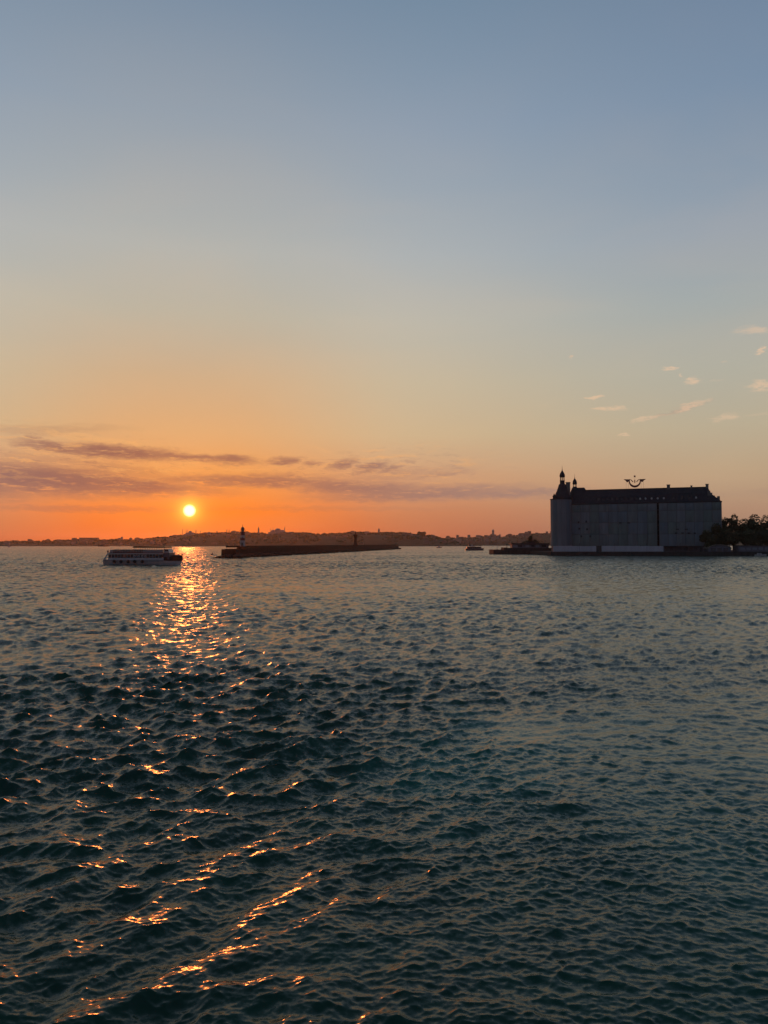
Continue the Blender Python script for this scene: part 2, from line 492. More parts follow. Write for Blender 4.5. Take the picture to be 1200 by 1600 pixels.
    npoly = len(q) + len(tri)
    me.polygons.add(npoly)
    ls = np.concatenate([np.arange(len(q)) * 4, q.size + np.arange(len(tri)) * 3]).astype(np.int32)
    me.polygons.foreach_set('loop_start', ls)
    me.polygons.foreach_set('use_smooth', np.ones(npoly, dtype=bool))
    me.update(calc_edges=True)
    def attr(name, arr):
        at = me.attributes.new(name, 'FLOAT', 'POINT')
        at.data.foreach_set('value', np.concatenate([arr, [0]]).astype(np.float32))
    # aerated green water churned up along the edge of the wash
    churn = np.exp(-((dist + 2.2 + swirl) / 3.2) ** 2) * sig((30 - y) / 3)
    cw = sample(lf2, x * 1.6 + 2.0 * swirl, y * .9 + 2.5 * swirl, 0.7)[0]
    churn = churn + 0.5 * calm * np.clip(cw, 0, 1.2)
    churn = np.clip(churn * (0.6 + 0.4 * np.clip(swirl, -1, 1.5)) + calm * 0.55, 0, 1)
    attr('churn', churn)
    attr('calm', calm)
    rgf = np.random.RandomState(2)
    foam = on * (np.exp(-((ac) / 2.2) ** 2) * .5 + np.exp(-((ac - 4 - np.clip(al, 0, 200) * .06) / 1.2) ** 2) * .5) * np.exp(-np.clip(al, 0, 400) / 60)
    bx, by = -66.5, 255.0
    foam = foam + np.exp(-(((x - bx) / 3.0) ** 2 + ((y - by) / 3.5) ** 2)) * .9
    attr('foam', np.clip(foam * (.5 + rgf.rand(len(x))), 0, 1))
    attr('gust', np.clip(gmod / 1.8, 0, 1))
    print("water quads", len(q), nr, nt, float(h.std()))
    m = bpy.data.materials.new("sea_water"); m.use_nodes = True
    T = NT(m.node_tree); bs = m.node_tree.nodes['Principled BSDF']
    at = lambda nme: T.node('ShaderNodeAttribute', attribute_name=nme).outputs['Fac']
    geo = T.node('ShaderNodeNewGeometry').outputs['Position']
    n0 = T.smooth(T.noise(geo, 0.35, 4, .6), .35, .7)
    deep = T.mix(n0, (0.002, 0.028, 0.015, 1), (0.003, 0.040, 0.022, 1))
    T.put(bs.inputs['Base Color'], T.mix(T.m('MULTIPLY', at('churn'), .9), deep, (0.008, 0.105, 0.078, 1)))
    bcol = bs.inputs['Base Color'].links[0].from_socket
    T.put(bs.inputs['Base Color'], T.mix(at('foam'), bcol, (.45, .45, .45, 1)))
    bs.inputs['IOR'].default_value = 1.333
    bs.inputs['Roughness'].default_value = 0.20
    # ripples finer than the mesh
    cam_d = T.v('LENGTH', geo, out=1)
    nearw = T.smooth(cam_d, 12, 130, 1.0, 0.0)
    farw = T.smooth(cam_d, 25, 260)
    def slope(vec, scale, detail, dist):
        n = T.node('ShaderNodeTexNoise'); T.put(n.inputs['Vector'], vec)
        n.inputs['Scale'].default_value = scale; n.inputs['Detail'].default_value = detail
        n.inputs['Roughness'].default_value = .68; n.inputs['Distortion'].default_value = dist
        return T.v('SUBTRACT', n.outputs[1], (0.5, 0.5, 0.5))
    rip = T.m('MULTIPLY', T.m('SUBTRACT', 1.0, T.m('MULTIPLY', at('calm'), .6)), T.m('ADD', 0.45, T.m('MULTIPLY', at('gust'), 1.0)))
    s1 = slope(T.v('MULTIPLY', geo, (1.0, 1.25, .3)), 9.0, 5, .8)
    s2 = slope(T.v('MULTIPLY', geo, (0.5, 1.0, .3)), 1.0, 6, .5)
    tot = T.v('ADD', T.v('SCALE', s1, scale=T.m('MULTIPLY', T.m('ADD', 0.36, T.m('MULTIPLY', nearw, 0.5)), rip)),
              T.v('SCALE', s2, scale=T.m('MULTIPLY', T.m('MULTIPLY', farw, 3.8), rip)))
    tot = T.v('MULTIPLY', tot, (1, 1, 0))
    nrm = T.node('ShaderNodeNewGeometry').outputs['Normal']
    T.put(bs.inputs['Normal'], T.v('NORMALIZE', T.v('ADD', nrm, tot)))
    o = link("sea", me, m)
    tag(o, "dark teal choppy sea with orange sun glitter", None, None, 'structure')
make_water()

# seabed under everything so the water has ground beneath it
gm = mat("seabed_silt", (0.03, 0.035, 0.03), 0.9)
MB().box(-6000, -6000, -12.5, 6000, 6000, -12).build("seabed", gm, kind='structure')

# ------------------------------------------------------------------ haze
hz = MB().box(-6900, -6900, -14, 6900, 6900, 92).mesh("haze")
hm = bpy.data.materials.new("haze"); hm.use_nodes = True
for n in list(hm.node_tree.nodes):
    hm.node_tree.nodes.remove(n)
HT = NT(hm.node_tree)
pv = HT.node('ShaderNodeVolumePrincipled')
pv.inputs['Color'].default_value = (0.92, 0.84, 0.74, 1)
pv.inputs['Density'].default_value = 0.000035
pv.inputs['Anisotropy'].default_value = 0.72
ho = HT.node('ShaderNodeOutputMaterial')
hm.node_tree.links.new(pv.outputs[0], ho.inputs['Volume'])
link("haze", hz, hm, kind='stuff')

# ------------------------------------------------------------------ far shore
def interp(tab, x):
    if x <= tab[0][0]: return tab[0][1]
    for (a, va), (b, vb) in zip(tab, tab[1:]):
        if x <= b:
            t = (x - a) / (b - a); t = t * t * (3 - 2 * t)
            return va + (vb - va) * t
    return tab[-1][1]

RIDGE1 = [(-900, 846), (-300, 844), (0, 846), (60, 845), (130, 843), (200, 843), (250, 839.5), (285, 835.5), (300, 834), (340, 832.5), (400, 832.5), (440, 832), (480, 832.5), (500, 834), (530, 833),
          (560, 832), (620, 832), (650, 834), (680, 838), (705, 844), (730, 852), (745, 857)]
RIDGE2 = [(600, 846), (680, 841), (720, 840), (770, 838.5), (800, 836), (830, 834), (870, 833), (960, 834), (1200, 838), (1500, 842), (2100, 845)]
def ridge_h(tab, Yr, px):
    return P(px, interp(tab, px), Yr).z
def hill_height(tab, Y0, Yr, px, t):
    """t: 0 at the shore, 1 at the ridge"""
    H = ridge_h(tab, Yr, px)
    if H < 0: return H
    s = 1 - (1 - min(t, 1)) ** 1.7
    back = max(0, t - 1)
    return 1.5 + (H - 1.5 - 3.5) * s * math.exp(-back * back * 3) 
def make_hill(name, tab, Y0, Yr, pxa, pxb, m, seed):
    mb = MB(); n = 240; rows = [-.02, 0, .02, .15, .3, .45, .6, .75, .9, 1.0, 1.1, 1.3, 1.7, 2.4]
    for i in range(n + 1):
        px = pxa + (pxb - pxa) * i / n
        for t in rows:
            Y = Y0 + (Yr - Y0) * t
            x = (px - 600) / 1200 * Y
            z = hill_height(tab, Y0, Yr, px, max(t, 0)) if t >= 0 else -3
            if t == 0: z = 1.2 if z > 0 else z
            z += 2.2 * mnoise.noise(Vector((x * .01, Y * .01, seed))) * (0 if t <= .02 else 1)
            mb.v.append((x, Y, z))
    k = len(rows)
    for i in range(n):
        for j in range(k - 1):
            a = i * k + j
            mb.f.append((a, a + k, a + k + 1, a + 1))
    return mb.build(name, m, smooth=True, kind='structure')
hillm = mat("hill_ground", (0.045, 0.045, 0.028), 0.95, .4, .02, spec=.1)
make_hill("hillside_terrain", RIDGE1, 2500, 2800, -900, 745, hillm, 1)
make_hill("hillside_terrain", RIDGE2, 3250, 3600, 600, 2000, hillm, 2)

leaf_far = mat("far_foliage", (0.040, 0.045, 0.022), 0.95, .4, .03, spec=.1)
ICO = None
def ico_template():
    bm = bmesh.new(); bmesh.ops.create_icosphere(bm, subdivisions=1, radius=1)
    vs = [v.co.copy() for v in bm.verts]; fs = [tuple(v.index for v in f.verts) for f in bm.faces]
    bm.free(); return vs, fs
ICO = ico_template()
def clump(mb, c, r, rz=None, rnd=random):
    vs, fs = ICO
    rz = rz or r
    a = rnd.uniform(0, 6.28); ca, sa = math.cos(a), math.sin(a)
    out = []
    for v in vs:
        k = rnd.uniform(.75, 1.2)
        x, y = v.x * ca - v.y * sa, v.x * sa + v.y * ca
        out.append((c[0] + x * r * k, c[1] + y * r * k, c[2] + v.z * rz * k))
    mb.add(out, fs)
rg = random.Random(4)
def forest(name, tab, Y0, Yr, pxa, pxb, count, label):
    mb = MB()
    for i in range(count):
        px = rg.uniform(pxa, pxb)
        t = rg.uniform(0.05, 1.02) if i % 3 else rg.uniform(.96, 1.03)
        z = hill_height(tab, Y0, Yr, px, t)
        if z < 1: continue
        Y = Y0 + (Yr - Y0) * t
        dens = mnoise.noise(Vector((px * .03, t * 3, 5)))
        if dens < -.12 and t < .95: continue
        r = rg.uniform(3, 6.5) * (1 + .4 * dens)
        if z < 9: r *= .5
        clump(mb, ((px - 600) / 1200 * Y, Y, z + r * .25), r, r * rg.uniform(.55, .85), rg)
    o = mb.build(name, leaf_far, smooth=False, kind='stuff')
    tag(o, label, None)
forest("woods", RIDGE1, 2500, 2800, -700, 730, 3600, "dark woods covering the long low hillside on the far shore")
forest("woods", RIDGE2, 3250, 3600, 640, 1700, 2200, "hazy greenery between houses on the farther right hand hills")

# small far buildings
bcols = [mat("far_plaster_" + w, c, .85, .15, .1) for w, c in (("cream", (.16, .13, .10)), ("grey", (.12, .11, .10)), ("ochre", (.16, .11, .07)), ("white", (.24, .21, .19)), ("pink", (.16, .10, .08)))]
rooft = mat("far_roof_tile", (.16, .08, .055), .85)
dglass = mat("far_window_glass", (.03, .035, .045), .25, .1)
def far_house(px, t, tab, Y0, Yr, w, d, h, hip, mi, label, group):
    z = hill_height(tab, Y0, Yr, px, t)
    if z < 1.3: return
    Y = Y0 + (Yr - Y0) * t
    r = root("house", ((px - 600) / 1200 * Y, Y, z - 1.5), rg.uniform(-.3, .3), label, "house", group)
    MB().box(-w / 2, -d / 2, 0, w / 2, d / 2, h).build("wall", bcols[mi], r)
    m = MB()
    if hip:
        m.add([(-w / 2 - .5, -d / 2 - .5, h), (w / 2 + .5, -d / 2 - .5, h), (w / 2 + .5, d / 2 + .5, h), (-w / 2 - .5, d / 2 + .5, h), (-w / 4, 0, h + 3), (w / 4, 0, h + 3)],
              [(3, 2, 1, 0), (0, 1, 5, 4), (1, 2, 5), (2, 3, 4, 5), (3, 0, 4)])
        m.build("roof", rooft, r)
    else:
        m.box(-w / 2 - .2, -d / 2 - .2, h, w / 2 + .2, d / 2 + .2, h + .7).build("roof", bcols[1], r)
    wb = MB(); nst = max(1, int(h // 3.2)); nc = max(2, int(w // 3))
    for s in range(nst):
        for c in range(nc):
            x = -w / 2 + (c + .5) * w / nc
            wb.box(x - .6, -d / 2 - .12, 1 + s * 3.2, x + .6, -d / 2 + .1, 2.6 + s * 3.2)
    wb.build("windows", dglass, r, kind='stuff')
for i in range(95):
    far_house(rg.uniform(-260, 715), rg.choice([rg.uniform(.03, .5), rg.uniform(.6, .98)]), RIDGE1, 2500, 2800, rg.uniform(8, 20), rg.uniform(8, 12), rg.uniform(5, 11), rg.random() < .6, rg.choice([0, 0, 1, 2, 4, 3]),
              "small pale house among the trees of the long far hillside", "houses on the long wooded far hillside")
for i in range(120):
    far_house(rg.uniform(690, 1300) if i % 4 else rg.uniform(700, 860), rg.uniform(.05, 1.0), RIDGE2, 3250, 3600, rg.uniform(9, 22), rg.uniform(9, 13), rg.uniform(8, 17), rg.random() < .3, rg.choice([0, 1, 2, 3, 4, 3]),
              "hazy apartment house packed onto the farther hills beside the station", "houses packed on the farther hazy hills")

# trees one can tell apart on the skyline
def far_tree(px, py_top, halfpx, Y, tab, Y0, Yr, label):
    base = P(px, interp(tab, px), Y)
    top = P(px, py_top, Y).z
    rr = halfpx / 1200 * Y
    z0 = base.z - 6
    r = root("far_tree", (base.x, base.y - 10, z0), 0, label, "tree", "big trees standing up from the far skyline")
    MB().tube((0, 0, 0), (0, 0, top - z0 - rr), .7, 6, .4).build("trunk", mat("far_bark", (.06, .045, .03), .9), r)
    mb = MB(); g = random.Random(int(px))
    for k in range(26):
        a = g.uniform(0, 6.28); q = g.random() ** .5 * rr
        zz = (top - z0) - rr * .45 - g.random() * (top - z0) * .45
        clump(mb, (q * math.cos(a), q * math.sin(a) * .7, zz), rr * g.uniform(.25, .42), rr * g.uniform(.2, .32), g)
    mb.build("crown", leaf_far, r, kind='stuff')
for px, pt, hp, lab in [(386, 829, 4, "round hazy tree on the skyline just right of the lighthouse lantern"), (372, 829.5, 3.5, "round hazy tree on the skyline just left of the lighthouse lantern"),
                    (472, 829.5, 7, "wide low tree on the skyline right of the larger mosque"), (484, 831, 4, "small tree beside the wide tree right of the larger mosque"),
                    (549, 829.5, 5, "tree on the skyline just left of the beacon head"), (563, 829.5, 4, "tree on the skyline just right of the beacon head"), (603, 829, 9, "broad tree on the skyline right of the slim stone tower"),
                    (625, 829.5, 6, "flat topped tree left of the tallest round skyline tree"), (659, 829, 7, "largest rounded tree on the skyline near the end of the long hill"),
                    (671, 834, 5, "small tree on the falling end of the long hill"), (638, 831, 5, "middle tree between two larger skyline trees"), (272, 836, 5, "tree left of the smaller mosque minarets"), (817, 831.5, 5, "tree on the farther hill above the pier")]:
    tab = RIDGE2 if px > 700 else RIDGE1
    far_tree(px, pt, hp, 3590 if px > 700 else 2790, tab, 0, 0, lab)

stone_far = mat("far_mosque_stone", (.24, .22, .2), .85, .15, .05)
lead_far = mat("far_lead_dome", (.13, .14, .16), .6, .15, .05)
def mosque(px, w_px, py_top, Y, minarets, label, tab):
    s = Y / 1200
    base_z = P(px, interp(tab, px), Y).z - 7
    c = P(px, 850, Y)
    H = P(px, py_top, Y).z - base_z
    r = root("mosque", (c.x, Y, base_z), 0, label, "mosque")
    w = w_px * s / 2
    R = w * .36
    MB().box(-w, -w * .8, 0, w, w * .8, H * .34).build("prayer_hall", stone_far, r)
    MB().box(-w * .72, -w * .6, H * .34, w * .72, w * .6, H * .5).build("upper_hall", stone_far, r)
    drum = MB().lathe([(R * 1.05, H * .5), (R * 1.05, H * .62)], n=20).build("drum", stone_far, r)
    prof = [(R * math.cos(a), H * .62 + (H * .32) * math.sin(a)) for a in [i * math.pi / 2 / 8 for i in range(8)]] + [(R * .05, H * .94)]
    MB().lathe(prof, n=20).build("dome", lead_far, r, smooth=True)
    MB().lathe([(R * .05, H * .94), (R * .09, H * .96), (R * .02, H)], n=8).build("finial", lead_far, r)
    for sx in (-1, 1):
        rr = R * .75
        prof = [(rr * math.cos(a), H * .42 + rr * .8 * math.sin(a)) for a in [i * math.pi / 2 / 6 for i in range(6)]] + [(.05, H * .42 + rr * .8)]
        MB().lathe(prof, cx=sx * w * .55, n=16).build("half_dome", lead_far, r, smooth=True)
    for mpx, mpy in minarets:
        top = P(mpx, mpy, Y)
        x = top.x - c.x; hh = top.z - base_z
        y = w * .85 * (1 if int(mpx) % 2 else -1)
        rr = .42 * s
        MB().lathe([(rr * 1.1, 0), (rr * .9, hh * .3), (rr * .75, hh * .62), (rr * 1.25, hh * .64), (rr * 1.25, hh * .67), (rr * .7, hh * .67), (rr * .65, hh * .82), (rr * .8, hh * .83), (.05, hh)], cx=x, cy=y, n=10).build("minaret", stone_far, r)
mosque(297, 17, 829, 2790, [(283.5, 825), (289, 826.5), (291, 826), (303.5, 828), (308.5, 826.5), (311.5, 828)], "smaller hazy mosque with slim minarets under the low sun", RIDGE1)
mosque(434, 27, 825, 2790, [(421, 825), (425, 824), (443, 823.5), (446.5, 822.5)], "larger domed mosque with four minarets on the hazy skyline", RIDGE1)

def slim_tower(name, px, py_top, Y, wpx, label, cat, tab, prof):
    base = P(px, interp(tab, px), Y); top = P(px, py_top, Y).z
    z0 = base.z - 6; H = top - z0; s = wpx / 2 / 1200 * Y
    r = root(name, (base.x, Y, z0), 0, label, cat)
    MB().lathe([(a * s, b * H) for a, b in prof[0]], n=12).build("shaft", stone_far, r)
    MB().lathe([(a * s, b * H) for a, b in prof[1]], n=12).build("cap", lead_far, r)
    return r
SH = ([(1.2, 0), (1, .1), (1, .6)], [(1.15, .6), (1.15, .66), (.8, .68), (.8, .76), (.05, 1)])
slim_tower("minaret_tower", 354.5, 826, 2795, 1.1, "left one of the two thin hazy minarets left of the lighthouse", "minaret", RIDGE1, SH)
slim_tower("minaret_tower", 358, 827, 2795, 1.1, "right one of the two thin hazy minarets left of the lighthouse", "minaret", RIDGE1, SH)
slim_tower("stone_tower", 404, 823, 2795, 2.4, "hazy column-like tower between lighthouse and larger mosque", "tower", RIDGE1, SH)
slim_tower("stone_tower", 592, 825, 2795, 3.0, "slim square tower with pointed cap on the skyline right of the beacon", "tower", RIDGE1, SH)
slim_tower("stone_tower", 770.5, 826.5, 3590, 3.6, "round stone tower with cone roof on the farther hill above the pier", "tower", RIDGE2, ([(1.05, 0), (1, .7)], [(1.12, .7), (1.12, .76), (.95, .76), (.95, .82), (.05, 1)]))
slim_tower("stone_tower", 190.5, 838, 2780, 3.0, "short stubby tower on the low skyline above the ferry", "tower", RIDGE1, ([(1.2, 0), (1, .7)], [(1.3, .7), (1.3, .8), (.6, .85), (.1, 1)]))
slim_tower("stone_tower", 339, 829, 2795, 2.0, "small hazy turret on the skyline between smaller mosque and thin minarets", "tower", RIDGE1, SH)
slim_tower("stone_tower", 781, 834, 3590, 2.6, "small hazy turret on the farther hill beside the cone roofed tower", "tower", RIDGE2, SH)
# long flat roofed block on the left skyline
q = P(139, 842, 2790)
r = root("long_block", (q.x, 2790, q.z - 10), 0, "long flat roofed block on the low skyline left of the ferry", "building")
MB().box(-33, -8, 0, 33, 8, 13.5).build("wall", bcols[0], r)
MB().box(-34, -9, 13.5, 34, 9, 14.4).build("roof", bcols[1], r)
for i in range(11):
    MB().box(-31 + i * 6, -8.2, 8, -28.5 + i * 6, -7.9, 10.5).build("window", dglass, r)
# pole on the skyline
for px, pt, lab in ((449, 831, "tiny mast right of the larger mosque"),):
    pass

# ------------------------------------------------------------------ breakwater and lighthouse
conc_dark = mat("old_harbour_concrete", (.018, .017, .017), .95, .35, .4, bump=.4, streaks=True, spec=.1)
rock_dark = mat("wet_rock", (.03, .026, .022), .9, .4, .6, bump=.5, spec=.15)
A0 = Vector((-77.0, 384.0)); B0 = Vector((17.5, 1050.0))
bd = (B0 - A0); BL = bd.length; brz = math.atan2(bd.y, bd.x)
bw = root("breakwater", (A0.x, A0.y, 0), brz, "long dark stone breakwater running from the lighthouse into the distance", "breakwater")
# local x runs away along the mole, local y = towards its left (open sea) side
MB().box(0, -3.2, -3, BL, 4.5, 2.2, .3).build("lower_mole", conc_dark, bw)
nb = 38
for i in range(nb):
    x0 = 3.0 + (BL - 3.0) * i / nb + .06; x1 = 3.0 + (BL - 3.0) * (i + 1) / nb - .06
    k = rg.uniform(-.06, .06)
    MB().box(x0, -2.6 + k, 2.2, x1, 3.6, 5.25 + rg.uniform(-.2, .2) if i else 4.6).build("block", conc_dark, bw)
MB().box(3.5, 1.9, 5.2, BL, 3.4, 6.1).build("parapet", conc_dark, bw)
mb = MB(); g = random.Random(9)
for i in range(1500):
    t = g.random() ** 1.6 * BL
    clump(mb, (t, -3.3 - g.random() * 2.6, g.uniform(-.6, 1.3)), g.uniform(.7, 1.6), g.uniform(.6, 1.2), g)
for i in range(300):      # low rubble tongue off the head of the mole
    a = P(333 + g.random() * 45, 869, 378 + g.uniform(-4, 7))
    f = min(1, max(.12, (a.x + 85.0) / 7.0))
    w_ = Vector((a.x - A0.x, a.y - A0.y)); ux, uy = bd.x / BL, bd.y / BL
    lx = w_.x * ux + w_.y * uy; ly = -w_.x * uy + w_.y * ux
    clump(mb, (lx, ly, g.uniform(-.6, 1.3) * f), g.uniform(.6, 1.4) * (.5 + .5 * f), g.uniform(.5, 1.0) * f, g)
mb.build("rubble", rock_dark, bw, kind='stuff')
MB().box(-1.0, -3.6, -2, 4.2, 4.2, 4.35, .15).build("mole_head", conc_dark, bw)

white_paint = mat("weathered_white_paint", (.22, .22, .23), .6, .2, 1.2, streaks=True)
red_paint = mat("red_paint", (.10, .012, .010), .5, .2, 1.0)
blackm = mat("black_metal", (.02, .02, .022), .5, .2, 2)
lantern_glass = mat("lantern_glass", (.10, .09, .08), .15, .1)
LY = 398.0
lp = P(379, 850, LY)
lh = root("lighthouse", (lp.x, LY, 5.3), 0, "white lighthouse with dark red bands and lantern at the breakwater head", "lighthouse")
zz = lambda py: P(379, py, LY).z - 5.3
MB().lathe([(2.6, -1.2), (2.6, .4), (2.2, .5)], n=16).build("base", conc_dark, lh)
def tw(z0, z1, m, nm="tower_band"):
    rr = lambda z: 1.42 - .05 * z
    MB().lathe([(rr(z0), z0), (rr(z1), z1)], n=20).build(nm, m, lh, smooth=False)
b = [.5, zz(844.5), zz(840.5), zz(836.5), zz(831.5)]
tw(b[0], b[1], white_paint); tw(b[1], b[2], red_paint); tw(b[2], b[3], white_paint); tw(b[3], b[4], red_paint)
MB().lathe([(.95, b[4] - .5), (1.55, b[4]), (1.55, b[4] + .25)], n=16).build("gallery", red_paint, lh)
rb = MB()
for i in range(10):
    a = i * math.pi / 5; rb.tube((1.5 * math.cos(a), 1.5 * math.sin(a), b[4] + .2), (1.5 * math.cos(a), 1.5 * math.sin(a), b[4] + 1.1), .04)
    a2 = a + math.pi / 5; rb.tube((1.5 * math.cos(a), 1.5 * math.sin(a), b[4] + 1.1), (1.5 * math.cos(a2), 1.5 * math.sin(a2), b[4] + 1.1), .04)
rb.build("railing", blackm, lh)
MB().lathe([(.75, b[4] + .25), (.75, b[4] + 1.3)], n=12).build("lantern", lantern_glass, lh)
zt = b[4]
MB().lathe([(1.0, zt + 1.3), (1.02, zt + 1.6), (.85, zt + 2.1), (.5, zt + 2.55), (.12, zt + 2.8), (.1, zt + 3.3), (.03, zt + 4.2)], n=14).build("lantern_roof", red_paint, lh, smooth=True)
MB().box(-.4, -1.45, .5, .4, -1.2, 2.4).build("door", blackm, lh)
for z in (4.6, 7.4):
    MB().box(-.22, -1.35, z, .22, -.9, z + .7).build("window", dglass, lh)

BY = 732.0
bp = P(555.5, 850, BY)
bc = root("beacon", (bp.x, BY, 5.3), 0, "dark waisted beacon tower with round lantern further along the breakwater", "beacon")
zb = lambda py: P(555.5, py, BY).z - 5.3
MB().lathe([(2.7, 0), (2.7, .8), (2.0, 1.2), (1.5, 3.2), (1.2, 5.6), (1.25, zb(840))], n=14).build("tower", conc_dark, bc)
MB().lathe([(1.3, zb(840)), (2.0, zb(836.5)), (2.1, zb(835.5)), (1.9, zb(835))], n=14).build("gallery", conc_dark, bc)
MB().lathe([(.6, zb(835)), (.6, zb(834))], n=10).build("stem", blackm, bc)
MB().lathe([(.6, zb(834)), (1.0, zb(833)), (1.0, zb(831.8)), (.5, zb(830.6)), (.05, zb(829.8))], n=12).build("lantern", blackm, bc, smooth=True)

# ------------------------------------------------------------------ boats
hull_white = mat("boat_white_paint", (.30, .31, .31), .45, .15, .8, streaks=True)
hull_dark = mat("boat_dark_hull", (.05, .055, .07), .5, .2, .8)
canopy_red = mat("dark_maroon_canopy", (.014, .006, .007), .9, .2, .6, spec=.1)
awning = mat("grey_roof_sheet", (.15, .155, .165), .5, .15, .6)
cabin_glass = mat("cabin_glass", (.020, .009, .009), .12, .1)
seat_m = mat("seat_orange_plastic", (.06, .02, .015), .6, .2, 2)
rubber = mat("tyre_rubber", (.012, .012, .012), .8, .2, 2)

def hull_mesh(L, B, D, zb_=-.8, sheer=.9, bow=.32, n=22):
    """hull along +x, stern at 0"""
    mb = MB(); secs = []
    for i in range(n + 1):
        t = i / n
        w = B / 2 * (1 - max(0, (t - (1 - bow)) / bow) ** 2.2) * (1 if t > .05 else .92)
        w = max(w, .06)
        x = t * L
        top = D + sheer * max(0, (t - .55) / .45) ** 2 + .12 * (1 - t) ** 2
        rake = .05 * L * max(0, (t - .7) / .3)
        secs.append([(x - rake, -w * .55, zb_), (x - rake * .7, -w * .85, 0), (x - rake * .3, -w * .96, D * .5), (x, -w, top), (x, w, top), (x - rake * .3, w * .96, D * .5), (x - rake * .7, w * .85, 0), (x - rake, w * .55, zb_)])
    for s in secs: mb.v += s
    for i in range(n):
        for j in range(8):
            a = i * 8 + j; b_ = i * 8 + (j + 1) % 8
            mb.f.append((a, b_, b_ + 8, a + 8))
    mb.f.append(tuple(range(7, -1, -1))); mb.f.append(tuple(n * 8 + k for k in range(8)))
    return mb

def ferry():
    Y = 255.0
    s = Y / 1200
    st = P(161, 850, Y)
    L = 124 * s
    r = root("passenger_ferry", (st.x, Y + 4, 0), math.radians(-7), "white two deck passenger ferry heading right below the sun", "ferry")
    hull_mesh(L, 6.4, 1.75, sheer=1.1).build("hull", hull_white, r)
    bw_ = MB(); n_ = 8
    for i in range(n_ + 1):
        t = .80 + .2 * i / n_; w = max(3.2 * (1 - max(0, (t - .68) / .32) ** 2.2), .06) + .05
        top = 1.75 + 1.1 * max(0, (t - .55) / .45) ** 2
        for sg in (-1, 1):
            bw_.v += [(t * L + (.06 if i == n_ else 0), sg * w, top + .55), (t * L + (.06 if i == n_ else 0), sg * w, top - .55 - .9 * i / n_)]
    for i in range(n_):
        k = i * 4
        bw_.f += [(k, k + 1, k + 5, k + 4), (k + 2, k + 6, k + 7, k + 3)]
    bw_.f.append((n_ * 4, n_ * 4 + 1, n_ * 4 + 3, n_ * 4 + 2))
    bw_.build("bow_bulwark", mat("dark_bow_paint", (.03, .014, .012), .6, spec=.2), r)
    MB().box(.3, -3.32, 1.35, L * .80, -3.12, 1.55).build("rubbing_strake", hull_dark, r)
    # boot top line
    MB().box(.4, -3.05, -.3, L * .74, -2.85, .22).build("waterline_band", hull_dark, r)
    for i, t in enumerate((.16, .25, .345, .43, .53)):
        tb = MB(); cx, cz = t * L, 1.2
        N = 12
        for k in range(N):
            a = k * 2 * math.pi / N; a2 = (k + 1) * 2 * math.pi / N
            tb.tube((cx + .42 * math.cos(a), -3.45, cz + .42 * math.sin(a)), (cx + .42 * math.cos(a2), -3.45, cz + .42 * math.sin(a2)), .2, 6)
        tb.tube((cx, -3.5, cz), (cx, -3.2, cz), .34, 10)
        tb.build("tyre_fender", rubber, r)
    # main deck saloon
    x0, x1 = L * .07, L * .80
    MB().box(x0, -2.9, 1.8, x1, 2.9, 2.4).build("saloon_wall", hull_white, r)
    MB().box(x0, -2.8, 3.63, x1 - .3, 2.8, 4.0).build("deck_edge", hull_white, r)
    MB().box(x0 + .3, -2.4, 2.5, x1 - .6, 2.4, 3.55).build("saloon_interior", mat("saloon_interior", (.05, .012, .012), .7), r)
    nwin = 17
    for i in range(nwin):
        a = x0 + (x1 - x0 - .6) * i / nwin; b_ = x0 + (x1 - x0 - .6) * (i + 1) / nwin
        MB().box(a + .03, -2.86, 2.42, b_ - .03, -2.8, 3.62).build("window", cabin_glass, r)
        MB().box(a - .045, -2.9, 2.5, a + .045, -2.74, 3.55).build("pillar", hull_white, r)
    for t in (.42, .47, .52, .56):     # pale posters / life ring boards on the saloon
        lr = MB(); cx, cz = t * L, 2.95
        for k in range(12):
            a = k * 2 * math.pi / 12; a2 = (k + 1) * 2 * math.pi / 12
            lr.tube((cx + .3 * math.cos(a), -3.0, cz + .3 * math.sin(a)), (cx + .3 * math.cos(a2), -3.0, cz + .3 * math.sin(a2)), .09, 6)
        lr.build("life_ring", hull_white, r)
    # upper deck
    MB().box(x0 + .4, -2.7, 4.0, x1 - .3, 2.7, 4.12).build("upper_deck", awning, r)
    rl = MB()
    for i in range(34):
        x = x0 + .5 + i * (x1 - x0 - 1.2) / 33
        rl.box(x - .035, -2.72, 4.1, x + .035, -2.66, 5.0)
    rl.box(x0 + .4, -2.73, 4.95, x1 - .5, -2.65, 5.05); rl.box(x0 + .4, -2.73, 4.5, x1 - .5, -2.67, 4.56)
    rl.build("railing", hull_white, r)
    rl2 = MB()
    rl2.box(x0 + .4, 2.65, 4.95, x1 - .5, 2.73, 5.05); rl2.box(x0 + .4, -2.7, 4.12, x0 + .47, 2.7, 5.05)
    rl2.build("railing", hull_white, r)
    for i in range(11):
        x = x0 + 1.2 + i * .95
        sb = MB(); sb.box(x, -2.2, 4.45, x + .5, 2.2, 4.55); sb.box(x, -2.2, 4.5, x + .08, 2.2, 5.15); sb.box(x + .1, -2.0, 4.12, x + .2, 2.0, 4.45)
        sb.build("bench", seat_m, r)
    # aft stanchions with lamps
    # forward canopy
    cx0, cx1 = L * .40, L * .79
    MB().prism([(cx0, 5.75), (cx1 + .4, 5.75), (cx1 + .9, 5.95), (cx1 + .2, 6.15), (cx0 + .2, 6.25), (cx0 - .3, 6.0)], -2.9, 2.9).build("canopy_roof", canopy_red, r)
    MB().box(cx0 + 3.2, -2.82, 4.1, cx1, -2.7, 5.1).build("side_screen", awning, r)
